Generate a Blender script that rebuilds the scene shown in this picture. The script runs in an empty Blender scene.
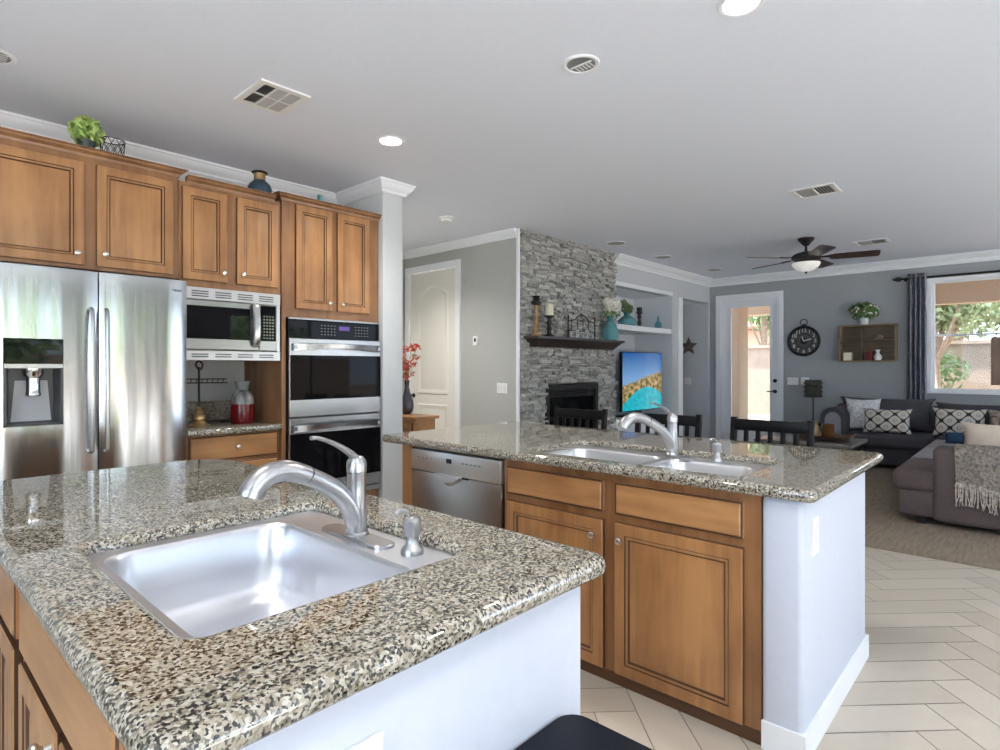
import bpy, bmesh, math, random
from mathutils import Vector, Matrix
random.seed(7)
S = bpy.context.scene
COL = S.collection
PI = math.pi

# ------------------------------------------------------------------ camera, world, sun, exposure
YAW = math.radians(42.6)
cam_d = bpy.data.cameras.new('camera'); cam = bpy.data.objects.new('camera', cam_d); COL.objects.link(cam)
cam.location = (0, 0, 1.32)
cam.rotation_euler = (PI/2, 0, YAW - PI/2)
cam_d.sensor_width = 36; cam_d.lens = 36*0.581; cam_d.shift_y = -0.008; cam_d.clip_start = 0.02
S.camera = cam
W = bpy.data.worlds.new('sky'); S.world = W; W.use_nodes = True
bg = W.node_tree.nodes['Background']; bg.inputs[0].default_value = (0.66, 0.81, 1.0, 1); bg.inputs[1].default_value = 3.0
sun_d = bpy.data.lights.new('sun', 'SUN'); sun_d.energy = 19.0; sun_d.angle = 0.02; sun_d.color = (1, .97, .93)
sun = bpy.data.objects.new('sun', sun_d); COL.objects.link(sun)
sun.rotation_euler = Vector((0.08, -0.30, -0.95)).to_track_quat('-Z', 'Y').to_euler(); sun.location = (5, 12, 15)
S.view_settings.view_transform = 'Standard'; S.view_settings.look = 'None'
S.view_settings.exposure = 1.15
S.cycles.max_bounces = 14; S.cycles.diffuse_bounces = 8; S.cycles.sample_clamp_indirect = 12; S.view_settings.gamma = 1; S.view_settings.use_curve_mapping = False
CAN_W = 24.0

def portal(x, y, z, sx, sz, d):
    l = bpy.data.lights.new('window_portal', 'AREA'); l.shape = 'RECTANGLE'; l.size = sx; l.size_y = sz
    l.cycles.is_portal = True
    o = bpy.data.objects.new('window_portal', l); COL.objects.link(o); o.location = (x, y, z)
    o.rotation_euler = Vector(d).to_track_quat('-Z', 'Z' if abs(d[2]) < .5 else 'Y').to_euler()
portal(.15, -3.98, 1.25, 4.3, 2.3, (0, 1, 0))
portal(3.25, -3.98, 1.25, .42, 2.3, (0, 1, 0))
portal(6.6, -3.98, 1.25, 3.6, 2.3, (0, 1, 0))
portal(-2.48, 0.3, 1.5, 2.6, 1.6, (1, 0, 0))
portal(9.80, -0.1, 1.745, 2.4, 1.49, (-1, 0, 0))

# ------------------------------------------------------------------ helpers
def wloc(o):
    v = Vector((0, 0, 0))
    while o is not None: v = v + o.location; o = o.parent
    return v
def tagp(o, label=None, cat=None, group=None, kind=None):
    if label: o['label'] = label
    if cat: o['category'] = cat
    if group: o['group'] = group
    if kind: o['kind'] = kind
    return o
def thing(name, label, cat, loc, group=None, rz=0):
    o = bpy.data.objects.new(name, None); o.empty_display_size = .05; COL.objects.link(o); o.location = loc
    o.rotation_euler[2] = rz
    return tagp(o, label, cat, group)
def obj(name, bm, mats, parent=None, local=False, sharp=35, kind=None, recalc=True, label=None):
    if recalc: bmesh.ops.recalc_face_normals(bm, faces=bm.faces)
    me = bpy.data.meshes.new(name); bm.to_mesh(me); bm.free()
    return objm(name, me, mats, parent, local, sharp, kind, label)
def objm(name, me, mats, parent=None, local=False, sharp=35, kind=None, label=None):
    if not isinstance(mats, (list, tuple)): mats = [mats]
    if len(me.materials): me.materials.clear()
    for m in mats: me.materials.append(m)
    if sharp:
        me.polygons.foreach_set('use_smooth', [True]*len(me.polygons))
        me.set_sharp_from_angle(angle=math.radians(sharp))
    o = bpy.data.objects.new(name, me); COL.objects.link(o)
    if parent is not None:
        if not local: me.transform(Matrix.Translation(-wloc(parent)))
        o.parent = parent
    if kind: o['kind'] = kind
    if label: o['label'] = label
    return o
def rebase(o, base):                       # move a single mesh object's origin to its base
    o.data.transform(Matrix.Translation(-Vector(base))); o.location = base; return o
def dup(root, loc, label, rz=None, group=None):
    r = root.copy(); COL.objects.link(r); r.location = loc
    if rz is not None: r.rotation_euler[2] = rz
    if label: r['label'] = label
    if group: r['group'] = group
    for ch in list(root.children):
        c = ch.copy(); COL.objects.link(c); c.parent = r
        for g in list(ch.children):
            d = g.copy(); COL.objects.link(d); d.parent = c
    return r
def BM(): return bmesh.new()
def box(bm, x0, x1, y0, y1, z0, z1, mi=0):
    v = [bm.verts.new(p) for p in ((x0,y0,z0),(x1,y0,z0),(x1,y1,z0),(x0,y1,z0),(x0,y0,z1),(x1,y0,z1),(x1,y1,z1),(x0,y1,z1))]
    for q in ((0,3,2,1),(4,5,6,7),(0,1,5,4),(1,2,6,5),(2,3,7,6),(3,0,4,7)):
        f = bm.faces.new([v[i] for i in q]); f.material_index = mi
    return bm
def merge(bm, t, mtx=None, mi=None):
    if mtx is not None: bmesh.ops.transform(t, matrix=mtx, verts=t.verts)
    if mi is not None:
        for f in t.faces: f.material_index = mi
    me = bpy.data.meshes.new('tmp'); t.to_mesh(me); t.free(); bm.from_mesh(me); bpy.data.meshes.remove(me); return bm
def rbox(bm, x0, x1, y0, y1, z0, z1, r=.01, seg=2, mi=0, mtx=None):
    t = BM(); box(t, x0, x1, y0, y1, z0, z1)
    bmesh.ops.bevel(t, geom=list(t.edges), offset=r, segments=seg, profile=.5, affect='EDGES')
    return merge(bm, t, mtx, mi)
def ring(bm, pts, z=None): return [bm.verts.new(p) for p in pts]
def bridge(bm, a, b, mi=0):
    n = len(a)
    for i in range(n):
        try:
            f = bm.faces.new((a[i], a[(i+1) % n], b[(i+1) % n], b[i])); f.material_index = mi
        except ValueError: pass
def lathe(bm, prof, c=(0,0,0), n=24, mi=0, axis='z', caps=True):
    rows = []
    for r, z in prof:
        pts = []
        for i in range(n):
            a = 2*PI*i/n; p = (r*math.cos(a), r*math.sin(a), z)
            if axis == 'x': p = (p[2], p[0], p[1])
            elif axis == 'y': p = (p[0], p[2], p[1])
            pts.append((c[0]+p[0], c[1]+p[1], c[2]+p[2]))
        rows.append(ring(bm, pts))
    for a, b in zip(rows, rows[1:]): bridge(bm, a, b, mi)
    if caps:
        for rr in (rows[0], rows[-1]):
            f = bm.faces.new(rr); f.material_index = mi
    return bm
def tube(bm, pts, r, n=10, mi=0, caps=True, closed=False):
    pts = [Vector(p) for p in pts]; m = len(pts); rows = []
    rad = r if isinstance(r, (list, tuple)) else [r]*m
    up = Vector((0, 0, 1)); prev = None
    for i, p in enumerate(pts):
        if closed: t = (pts[(i+1) % m]-pts[i-1]).normalized()
        else: t = (pts[min(i+1, m-1)]-pts[max(i-1, 0)]).normalized()
        if prev is None:
            a = t.cross(up)
            if a.length < 1e-3: a = t.cross(Vector((1, 0, 0)))
            a.normalize()
        else:
            a = prev - t*prev.dot(t)
            if a.length < 1e-4: a = t.cross(up)
            a.normalize()
        prev = a; b = t.cross(a)
        rows.append(ring(bm, [p + (a*math.cos(2*PI*k/n)+b*math.sin(2*PI*k/n))*rad[i] for k in range(n)]))
    for a, b in zip(rows, rows[1:]): bridge(bm, a, b, mi)
    if closed: bridge(bm, rows[-1], rows[0], mi)
    elif caps:
        for rr in (rows[0], rows[-1]):
            f = bm.faces.new(rr); f.material_index = mi
    return bm
def smooth_path(pts, k=6):                 # Catmull-Rom
    P = [Vector(p) for p in pts]; P = [P[0]*2-P[1]] + P + [P[-1]*2-P[-2]]; out = []
    for i in range(1, len(P)-2):
        for j in range(k):
            t = j/k; a, b, c, d = P[i-1:i+3]
            out.append(.5*((2*b)+(c-a)*t+(2*a-5*b+4*c-d)*t*t+(3*b-a-3*c+d)*t**3))
    out.append(P[-2]); return out
def rrect(cx, cy, hx, hy, r, z, n=5):
    pts = []
    for sx, sy, a0 in ((1,1,0),(-1,1,PI/2),(-1,-1,PI),(1,-1,1.5*PI)):
        for i in range(n+1):
            a = a0+PI/2*i/n
            pts.append((cx+sx*(hx-r)+r*math.cos(a), cy+sy*(hy-r)+r*math.sin(a), z))
    return pts
def loft(bm, rings_, mi=0, cap0=False, cap1=True):
    rows = [ring(bm, p) for p in rings_]
    for a, b in zip(rows, rows[1:]): bridge(bm, a, b, mi)
    if cap0: bm.faces.new(rows[0]).material_index = mi
    if cap1: bm.faces.new(rows[-1]).material_index = mi
    return bm
def sweep(bm, path, prof, mi=0):           # profile (d to the right of travel, z); mitred
    P = [Vector(p) for p in path]; rows = []
    for i, p in enumerate(P):
        ds = []
        if i > 0: ds.append((P[i]-P[i-1]).normalized())
        if i < len(P)-1: ds.append((P[i+1]-P[i]).normalized())
        ns = [Vector((d.y, -d.x)) for d in ds]
        n = ns[0] if len(ns) == 1 else (ns[0]+ns[1])/(1+ns[0].dot(ns[1]))
        rows.append(ring(bm, [(p.x+n.x*d, p.y+n.y*d, z) for d, z in prof]))
    for a, b in zip(rows, rows[1:]): bridge(bm, a, b, mi)
    for rr in (rows[0], rows[-1]): bm.faces.new(rr).material_index = mi
    return bm
def prism(bm, pts, z0, z1, mi=0):
    a = ring(bm, [(x, y, z0) for x, y in pts]); b = ring(bm, [(x, y, z1) for x, y in pts])
    bridge(bm, a, b, mi); bm.faces.new(a).material_index = mi; bm.faces.new(b).material_index = mi
    return bm
def flat_shape(splines, z, ext, bev, res=4):   # filled 2-D outlines (with holes), thickness 2*(ext+bev), rounded edge; returns mesh
    c = bpy.data.curves.new('outline', 'CURVE'); c.dimensions = '2D'; c.fill_mode = 'BOTH'
    c.extrude = ext; c.bevel_depth = bev; c.bevel_resolution = res
    for pts in splines:
        s = c.splines.new('POLY'); s.points.add(len(pts)-1); s.use_cyclic_u = True
        for q, p in zip(s.points, pts): q.co = (p[0], p[1], 0, 1)
    o = bpy.data.objects.new('outline', c); COL.objects.link(o)
    dg = bpy.context.evaluated_depsgraph_get(); dg.update()
    me = bpy.data.meshes.new_from_object(o.evaluated_get(dg)); bpy.data.objects.remove(o); bpy.data.curves.remove(c)
    me.transform(Matrix.Translation((0, 0, z))); return me
def text_mesh(s, size, mtx, ext=.0005):
    c = bpy.data.curves.new('letters', 'FONT'); c.body = s; c.size = size; c.extrude = ext; c.align_x = 'CENTER'; c.align_y = 'CENTER'
    o = bpy.data.objects.new('letters', c); COL.objects.link(o)
    dg = bpy.context.evaluated_depsgraph_get(); dg.update()
    me = bpy.data.meshes.new_from_object(o.evaluated_get(dg)); bpy.data.objects.remove(o); bpy.data.curves.remove(c)
    me.transform(mtx); return me
def face_map(kind, origin):                # local (u right, v up, w outwards) to the world
    ox, oy, oz = origin
    if kind == '-y': return lambda u, v, w: (ox+u, oy-w, oz+v)
    if kind == '-x': return lambda u, v, w: (ox-w, oy-u, oz+v)      # u runs to -y
    if kind == '+x': return lambda u, v, w: (ox+w, oy+u, oz+v)
def rings_panel(bm, f, u0, u1, v0, v1, prof):
    prev = None
    for ins, w, mi in prof:
        r = ring(bm, [f(u0+ins, v0+ins, w), f(u1-ins, v0+ins, w), f(u1-ins, v1-ins, w), f(u0+ins, v1-ins, w)])
        if prev: bridge(bm, prev, r, mi)
        else: bm.faces.new(r).material_index = mi
        prev = r
    bm.faces.new(prev).material_index = mi
    return bm
DOOR_P = [(0,0,0),(0,.016,1),(.003,.020,0),(.047,.020,0),(.0495,.0155,1),(.051,.0155,1),(.0535,.0175,0),(.061,.0165,0),(.065,.010,1),(.0675,.010,1),(.095,.0155,0)]
DRAW_P = [(0,0,0),(0,.013,0),(.003,.016,1),(.007,.016,1),(.011,.020,0)]
def door_bm(f, u0, u1, v0, v1, prof=DOOR_P):
    return rings_panel(BM(), f, u0, u1, v0, v1, prof)
def knob_bm(f, u, v, w=.020):
    prof = [(.0065,0),(.0055,.010),(.008,.014),(.0145,.018),(.016,.023),(.0145,.028),(.009,.031),(.002,.032)]
    bm = BM(); rows = []
    for r, h in prof:
        rows.append(ring(bm, [f(u+r*math.cos(2*PI*i/14), v+r*math.sin(2*PI*i/14), w+h) for i in range(14)]))
    for a, b in zip(rows, rows[1:]): bridge(bm, a, b)
    bm.faces.new(rows[0]); bm.faces.new(rows[-1]); return bm
def leaves(bm, c, rad, n, size, seed, mi=0, shell=.35, flat=0):
    R = random.Random(seed)
    for _ in range(n):
        while True:
            d = Vector((R.uniform(-1,1), R.uniform(-1,1), R.uniform(-1,1)))
            if .05 < d.length <= 1: break
        d = d.normalized()*(shell+(1-shell)*R.random()**.6)
        p = Vector((c[0]+d.x*rad[0], c[1]+d.y*rad[1], c[2]+d.z*rad[2]))
        nrm = (d+Vector((R.uniform(-1,1), R.uniform(-1,1), R.uniform(-.4,1.2)))*.8).normalized()
        a = nrm.orthogonal().normalized(); a.rotate(Matrix.Rotation(R.uniform(0, 6.28), 3, nrm)); b = nrm.cross(a)
        s = size*R.uniform(.6, 1.3)
        v = [bm.verts.new(p+q) for q in (a*-s, b*s*.45+nrm*s*.12, a*s, b*-s*.45+nrm*s*.12)]
        bm.faces.new(v).material_index = mi
    return bm

# ------------------------------------------------------------------ materials
def mat(name, col=(.8,.8,.8), rough=.5, metal=0, **kw):
    m = bpy.data.materials.new(name); m.use_nodes = True; b = m.node_tree.nodes['Principled BSDF']
    b.inputs['Base Color'].default_value = (*col, 1); b.inputs['Roughness'].default_value = rough; b.inputs['Metallic'].default_value = metal
    for k, v in kw.items(): b.inputs[k.replace('_', ' ')].default_value = v
    return m
def N(m, t, **kw):
    n = m.node_tree.nodes.new(t)
    for k, v in kw.items():
        if hasattr(n, k) and not k[0].isupper(): setattr(n, k, v)
        else: n.inputs[k.replace('_', ' ')].default_value = v
    return n
def L(m, a, b): m.node_tree.links.new(a, b)
def bsdf(m): return m.node_tree.nodes['Principled BSDF']
def ramp(m, fac, stops, interp='LINEAR'):
    r = N(m, 'ShaderNodeValToRGB'); r.color_ramp.interpolation = interp; e = r.color_ramp.elements
    while len(e) > 1: e.remove(e[-1])
    e[0].position = stops[0][0]; e[0].color = (*stops[0][1], 1)
    for p, c in stops[1:]: q = e.new(p); q.color = (*c, 1)
    L(m, fac, r.inputs[0]); return r
def coords(m, scale=(1,1,1), out='Object', rot=(0,0,0)):
    t = N(m, 'ShaderNodeTexCoord'); mp = N(m, 'ShaderNodeMapping'); mp.inputs['Scale'].default_value = scale; mp.inputs['Rotation'].default_value = rot
    L(m, t.outputs[out], mp.inputs[0]); return mp.outputs[0]
def bump(m, fac, s=.2, d=.01):
    b = N(m, 'ShaderNodeBump'); b.inputs['Strength'].default_value = s; b.inputs['Distance'].default_value = d
    L(m, fac, b.inputs['Height']); L(m, b.outputs[0], bsdf(m).inputs['Normal']); return b
def noisy(name, c1, c2, scale, rough=.6, metal=0, stretch=(1,1,1), bmp=0, detail=4, **kw):
    m = mat(name, c1, rough, metal, **kw); v = coords(m, stretch)
    n = N(m, 'ShaderNodeTexNoise', Scale=scale, Detail=detail); L(m, v, n.inputs['Vector'])
    r = ramp(m, n.outputs[0], [(.3, c1), (.7, c2)]); L(m, r.outputs[0], bsdf(m).inputs['Base Color'])
    if bmp: bump(m, n.outputs[0], bmp, .01)
    return m
def wood(name, light, dark, axis='z', rough=.35, sc=1.0):
    m = mat(name, light, rough); st = {'z': (22,22,1.6), 'y': (22,1.6,22), 'x': (1.6,22,22)}[axis]
    v = coords(m, tuple(s*sc for s in st))
    n = N(m, 'ShaderNodeTexNoise', Scale=1.0, Detail=6, Distortion=.6); L(m, v, n.inputs['Vector'])
    v2 = coords(m, tuple(2.2 if s < 10 else 4 for s in st))
    n2 = N(m, 'ShaderNodeTexNoise', Scale=1.2, Detail=3); L(m, v2, n2.inputs['Vector'])
    mx = N(m, 'ShaderNodeMath', operation='ADD'); mul = N(m, 'ShaderNodeMath', operation='MULTIPLY'); mul.inputs[1].default_value = .45
    L(m, n.outputs[0], mul.inputs[0]); mul2 = N(m, 'ShaderNodeMath', operation='MULTIPLY'); mul2.inputs[1].default_value = .6
    L(m, n2.outputs[0], mul2.inputs[0]); L(m, mul.outputs[0], mx.inputs[0]); L(m, mul2.outputs[0], mx.inputs[1])
    r = ramp(m, mx.outputs[0], [(.34, dark), (.66, light)]); L(m, r.outputs[0], bsdf(m).inputs['Base Color'])
    bsdf(m).inputs['Coat Weight'].default_value = .15; bsdf(m).inputs['Coat Roughness'].default_value = .25
    return m
WL, WD = (.48, .245, .098), (.235, .100, .036)
M_wood = wood('maple_upright', WL, WD, 'z')
M_woodx = wood('maple_along_x', WL, WD, 'x')
M_woody = wood('maple_along_y', WL, WD, 'y')
M_frame = wood('maple_frame', (.34,.165,.068), (.17,.073,.028), 'z')
M_glaze = mat('dark_glaze', (.075, .031, .013), .5)
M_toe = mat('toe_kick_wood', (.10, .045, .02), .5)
def granite():
    m = mat('granite', (.5,.45,.4), .03, IOR=2.0); v = coords(m)
    n = N(m, 'ShaderNodeTexNoise', Scale=150, Detail=2); L(m, v, n.inputs['Vector'])
    sc = N(m, 'ShaderNodeVectorMath', operation='SCALE'); sc.inputs[3].default_value = .006; L(m, n.outputs[1], sc.inputs[0])
    ad = N(m, 'ShaderNodeVectorMath', operation='ADD'); L(m, v, ad.inputs[0]); L(m, sc.outputs[0], ad.inputs[1])
    vo = N(m, 'ShaderNodeTexVoronoi', Scale=190); L(m, ad.outputs[0], vo.inputs['Vector'])
    sp = N(m, 'ShaderNodeSeparateColor'); L(m, vo.outputs['Color'], sp.inputs[0])
    r = ramp(m, sp.outputs[0], [(0,(.13,.115,.09)), (.13,(.25,.215,.16)), (.40,(.35,.315,.25)), (.75,(.46,.435,.375))], 'CONSTANT')
    v2 = N(m, 'ShaderNodeTexVoronoi', Scale=235); L(m, ad.outputs[0], v2.inputs['Vector'])
    s2 = N(m, 'ShaderNodeSeparateColor'); L(m, v2.outputs['Color'], s2.inputs[0])
    k = ramp(m, s2.outputs[1], [(0,(.03,.03,.03)), (.17,(.24,.24,.24)), (.27,(1,1,1))], 'CONSTANT')
    mx = N(m, 'ShaderNodeMix'); mx.data_type = 'RGBA'; mx.blend_type = 'MULTIPLY'; mx.inputs[0].default_value = 1
    L(m, r.outputs[0], mx.inputs[6]); L(m, k.outputs[0], mx.inputs[7]); L(m, mx.outputs[2], bsdf(m).inputs['Base Color']); return m
M_gran = granite()
def steel(name, col=(.60,.60,.60), rough=.24, axis='z', wav=0.0):
    m = mat(name, col, rough, 1); st = {'z': (140,140,2), 'x': (2,140,140), 'y': (140,2,140)}[axis]
    n = N(m, 'ShaderNodeTexNoise', Scale=1, Detail=3); L(m, coords(m, st), n.inputs['Vector'])
    r = ramp(m, n.outputs[0], [(.3, (rough*.8,)*3), (.7, (rough*1.25,)*3)]); L(m, r.outputs[0], bsdf(m).inputs['Roughness'])
    if wav:
        n2 = N(m, 'ShaderNodeTexNoise', Scale=1, Detail=1); L(m, coords(m, (7,7,.55)), n2.inputs['Vector']); bump(m, n2.outputs[0], wav, .02)
    return m
M_steel = steel('brushed_steel', rough=.22)
M_fridge = steel('fridge_steel', (.50,.505,.51), .17, wav=.35)
M_steelx = mat('brushed_steel_along', (.36,.36,.365), .26, 1)
M_sink = mat('sink_steel', (.72,.73,.77), .33, 1)
M_nickel = mat('brushed_nickel', (.45,.45,.46), .31, 1)
M_chrome = mat('polished_chrome', (.75,.75,.75), .08, 1)
M_knob = mat('satin_knob', (.72,.70,.67), .25, 1)
M_blackglass = mat('black_glass', (.006,.006,.007), .03, IOR=1.3)
M_ovenglass = mat('oven_black_glass', (.006,.006,.007), .03, IOR=1.16)
M_black = mat('black_plastic', (.012,.012,.013), .35)
M_grey = mat('grey_plastic', (.22,.23,.24), .35)
M_dgrey = mat('dark_grey_plastic', (.06,.062,.066), .3)
M_white = mat('white_trim_paint', (.82,.84,.87), .4)
M_ceil = noisy('ceiling_paint', (.79,.825,.91), (.81,.845,.93), 40, .9, bmp=.05)
M_wall = noisy('grey_wall_paint', (.42,.43,.41), (.44,.45,.43), 30, .8, bmp=.03)
M_wallk = noisy('light_grey_wall_paint', (.58,.60,.61), (.60,.62,.63), 30, .8, bmp=.03)
M_wallf = noisy('blue_grey_wall_backlit', (.335,.355,.37), (.35,.37,.385), 30, .8, bmp=.03)  # grey wall paint again, darker: the backlit wall's shade put into the colour
M_niche = noisy('pale_niche_paint', (.56,.58,.61), (.58,.60,.63), 30, .8)
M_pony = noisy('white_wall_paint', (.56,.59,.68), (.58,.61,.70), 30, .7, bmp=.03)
M_emit = mat('lamp_diffuser', (1,1,1), .5); bsdf(M_emit).inputs['Emission Color'].default_value = (1,.93,.80,1); bsdf(M_emit).inputs['Emission Strength'].default_value = 6
M_iron = mat('dark_iron', (.018,.016,.015), .45, .3)
M_dwood = wood('dark_walnut', (.032,.021,.017), (.014,.009,.008), 'x')
M_blackwood = mat('black_painted_wood', (.006,.006,.006), .42, IOR=1.3)
M_leaf = noisy('leaf_green', (.11,.20,.07), (.25,.34,.15), 9, .6)
M_leaf2 = noisy('leaf_dark', (.06,.13,.04), (.16,.27,.08), 9, .6)
M_leafl = noisy('leaf_lime', (.30,.45,.10), (.55,.68,.24), 12, .6)
M_leafg = noisy('leaf_garden', (.18,.25,.10), (.38,.43,.25), 12, .6)
M_petal = mat('cream_petal', (.85,.82,.74), .7)
M_red = noisy('red_petal', (.45,.03,.03), (.70,.22,.14), 25, .6)
M_teal = mat('teal_glass', (.16,.46,.50), .08, 0, Transmission_Weight=.4, IOR=1.45)
M_bluevase = noisy('blue_glaze', (.012,.03,.05), (.04,.10,.14), 10, .2)
M_cream = mat('cream_wax', (.75,.72,.55), .5)
M_bronze = noisy('aged_bronze', (.22,.13,.05), (.40,.27,.13), 14, .45, .3)
M_plate = mat('white_plastic_plate', (.82,.82,.81), .35)
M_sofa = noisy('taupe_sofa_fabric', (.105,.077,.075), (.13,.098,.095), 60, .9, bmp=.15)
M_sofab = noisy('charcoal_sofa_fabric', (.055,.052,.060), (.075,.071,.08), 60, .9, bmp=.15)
M_seat = noisy('grey_seat_fabric_lit', (.27,.26,.285), (.33,.32,.345), 60, .9, bmp=.15)  # light on the seat tops put into a paler grey; also the arm panel
M_rug = noisy('taupe_rug', (.20,.155,.11), (.295,.235,.175), 5, .95, stretch=(1,9,1), bmp=.3)
M_grout = mat('grey_grout', (.25,.23,.21), .9)
M_stucco = noisy('beige_stucco', (.50,.38,.28), (.55,.425,.32), 30, .9)
M_block = noisy('pink_block_wall', (.26,.20,.155), (.31,.24,.19), 6, .9)
M_trunk = noisy('tree_bark', (.22,.15,.10), (.36,.27,.2), 12, .9)
def glass():
    m = bpy.data.materials.new('window_glass'); m.use_nodes = True; t = m.node_tree; t.nodes.clear()
    o = t.nodes.new('ShaderNodeOutputMaterial'); mx = t.nodes.new('ShaderNodeMixShader'); tr = t.nodes.new('ShaderNodeBsdfTransparent'); g = t.nodes.new('ShaderNodeBsdfGlossy')
    fr = t.nodes.new('ShaderNodeFresnel'); fr.inputs[0].default_value = 1.25; g.inputs['Roughness'].default_value = 0.0
    t.links.new(fr.outputs[0], mx.inputs[0]); t.links.new(tr.outputs[0], mx.inputs[1]); t.links.new(g.outputs[0], mx.inputs[2]); t.links.new(mx.outputs[0], o.inputs[0]); return m
M_glass = glass()
def attr_mat(name, stops, rough, bmp=0, att='tone', nscale=25, nw=.5):
    m = mat(name, stops[0][1], rough); a = N(m, 'ShaderNodeAttribute'); a.attribute_name = att
    n = N(m, 'ShaderNodeTexNoise', Scale=nscale, Detail=5); L(m, coords(m), n.inputs['Vector'])
    ma = N(m, 'ShaderNodeMath', operation='MULTIPLY_ADD'); ma.inputs[1].default_value = nw; L(m, n.outputs[0], ma.inputs[0])
    sb = N(m, 'ShaderNodeMath', operation='SUBTRACT'); sb.inputs[1].default_value = nw/2; L(m, a.outputs['Fac'], sb.inputs[0]); L(m, sb.outputs[0], ma.inputs[2])
    r = ramp(m, ma.outputs[0], stops); L(m, r.outputs[0], bsdf(m).inputs['Base Color'])
    if bmp: bump(m, n.outputs[0], bmp, .02)
    return m
M_tile = attr_mat('cream_plank_tile', [(0,(.47,.41,.335)), (1,(.585,.52,.435))], .42, 0, nscale=4)
M_stone = attr_mat('stacked_ledge_stone', [(.1,(.18,.178,.163)), (.5,(.42,.417,.39)), (.9,(.62,.615,.58))], .85, .9, nscale=60, nw=1.1)
def pattern_mat(name, expr_light, expr_dark, mode):
    m = mat(name, expr_light, .85); uv = N(m, 'ShaderNodeTexCoord'); sp = N(m, 'ShaderNodeSeparateXYZ'); L(m, uv.outputs['UV'], sp.inputs[0])
    def M(op, a, b=None, v=None):
        n = N(m, 'ShaderNodeMath', operation=op); L(m, a, n.inputs[0])
        if b is not None: L(m, b, n.inputs[1])
        if v is not None: n.inputs[1].default_value = v
        return n.outputs[0]
    x = M('MULTIPLY', sp.outputs[0], v=mode[0]*PI); y = M('MULTIPLY', sp.outputs[1], v=mode[1]*PI)
    s = M('ABSOLUTE', M('ADD', M('COSINE', x), M('COSINE', y)))           # ogee lattice where the sum is near zero
    d = M('COSINE', M('MULTIPLY', x, v=2.0)); e = M('COSINE', M('MULTIPLY', y, v=2.0))
    t = M('ABSOLUTE', M('SUBTRACT', M('ADD', d, e), v=1.25))
    l1 = M('LESS_THAN', s, v=.30); l2 = M('LESS_THAN', t, v=.16)
    mx = M('MAXIMUM', l1, l2)
    r = ramp(m, mx, [(0, expr_light), (1, expr_dark)], 'CONSTANT'); r.color_ramp.elements[1].position = .5
    L(m, r.outputs[0], bsdf(m).inputs['Base Color']); return m
M_ogee = pattern_mat('ogee_fabric', (.62,.57,.50), (.03,.026,.03), (6, 4))
M_speck = noisy('speckled_white_fabric', (.42,.42,.43), (.85,.85,.86), 40, .9)
M_multi = noisy('multicolour_fabric', (.10,.06,.05), (.60,.50,.40), 22, .9)
M_creamfab = noisy('cream_fabric', (.60,.50,.40), (.68,.58,.47), 10, .9)
M_blue = mat('deep_blue_fabric', (.02,.06,.13), .9)
M_knit = noisy('tweed_knit', (.24,.19,.16), (.72,.65,.57), 50, .95, bmp=.6)
M_curt = noisy('blue_grey_curtain', (.28,.29,.34), (.60,.61,.67), 30, .85, stretch=(1,1,1.5))
M_boxwood = wood('dark_box_wood', (.15,.095,.045), (.06,.036,.017), 'y')  # darker than the frame wood; used for the box's inner boards
M_cofwood = wood('grey_wash_wood', (.21,.19,.165), (.12,.105,.09), 'x')

# ================================================================== SETTING
ZC = 2.81
STR = 'structure'
# floor: herringbone planks (45 degrees to the room) on grout
def floor():
    w, l, g = .163, .652, .0024
    a = Vector((1, -1)).normalized(); b = Vector((1, 1)).normalized()
    o = a*(1.663*math.cos(.042)+2.277*math.sin(.042)) + b*(2.277*math.cos(.042)-1.663*math.sin(.042))
    o = o - a*l - b*w
    bm = BM(); tone = []
    R = random.Random(3)
    for k in range(-90, 91):
        for j in range(-16, 17):
            t = a*(k*w+j*l) + b*(k*w-j*l) + o
            for (u0, v0, du, dv) in ((0, 0, l, w), (l, w-l, w, l)):
                c = t + a*(u0+du/2) + b*(v0+dv/2)
                if not (-2.7 < c.x < 9.9 and -4.1 < c.y < 6.5) or (c.x > 5.6 and -3.0 < c.y < 2.9): continue
                P = [t + a*(u0+g) + b*(v0+g), t + a*(u0+du-g) + b*(v0+g), t + a*(u0+du-g) + b*(v0+dv-g), t + a*(u0+g) + b*(v0+dv-g)]
                bm.faces.new([bm.verts.new((p.x, p.y, 0)) for p in P]); tone.append(R.uniform(.15, .85))
    for x0, x1, y0, y1 in ((-2.6,9.9,-4.1,6.6),):
        bm.faces.new([bm.verts.new(p) for p in ((x0,y0,-.003),(x1,y0,-.003),(x1,y1,-.003),(x0,y1,-.003))]).material_index = 1; tone.append(.5)
    box(bm, -2.6, 9.9, -4.1, 6.6, -.10, -.004, 1); tone.extend([.5]*6)
    me = bpy.data.meshes.new('floor'); bm.normal_update(); bm.to_mesh(me); bm.free()
    at = me.attributes.new('tone', 'FLOAT', 'FACE'); at.data.foreach_set('value', tone)
    objm('floor', me, [M_tile, M_grout], sharp=0, kind=STR)
floor()
def st(name, m, *boxes, parent=None):
    bm = BM()
    for q in boxes: box(bm, *q)
    return obj(name, bm, m, parent, sharp=0, kind=STR)
st('ceiling', M_ceil, (-2.6, 9.9, -4.1, 6.6, ZC, ZC+.12))
st('wall_left', M_wallk, (-2.6, 2.8, 4.48, 4.6, 0, ZC))
bm = BM(); rbox(bm, 2.783, 2.985, 3.83, 4.6, -.02, ZC+.02, .012, 2); obj('wall_pantry', bm, M_wallk, kind=STR)
st('wall_hall', M_wall, (2.8, 4.86, 6.05, 6.17, 0, ZC), (2.8, 3.0, 4.6, 6.05, 0, ZC))
st('wall_door', M_wall, (4.74, 4.86, 4.10, 5.06, 0, ZC), (4.74, 4.86, 5.06, 5.94, 2.52, ZC), (4.74, 4.86, 5.94, 6.05, 0, ZC))
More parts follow.
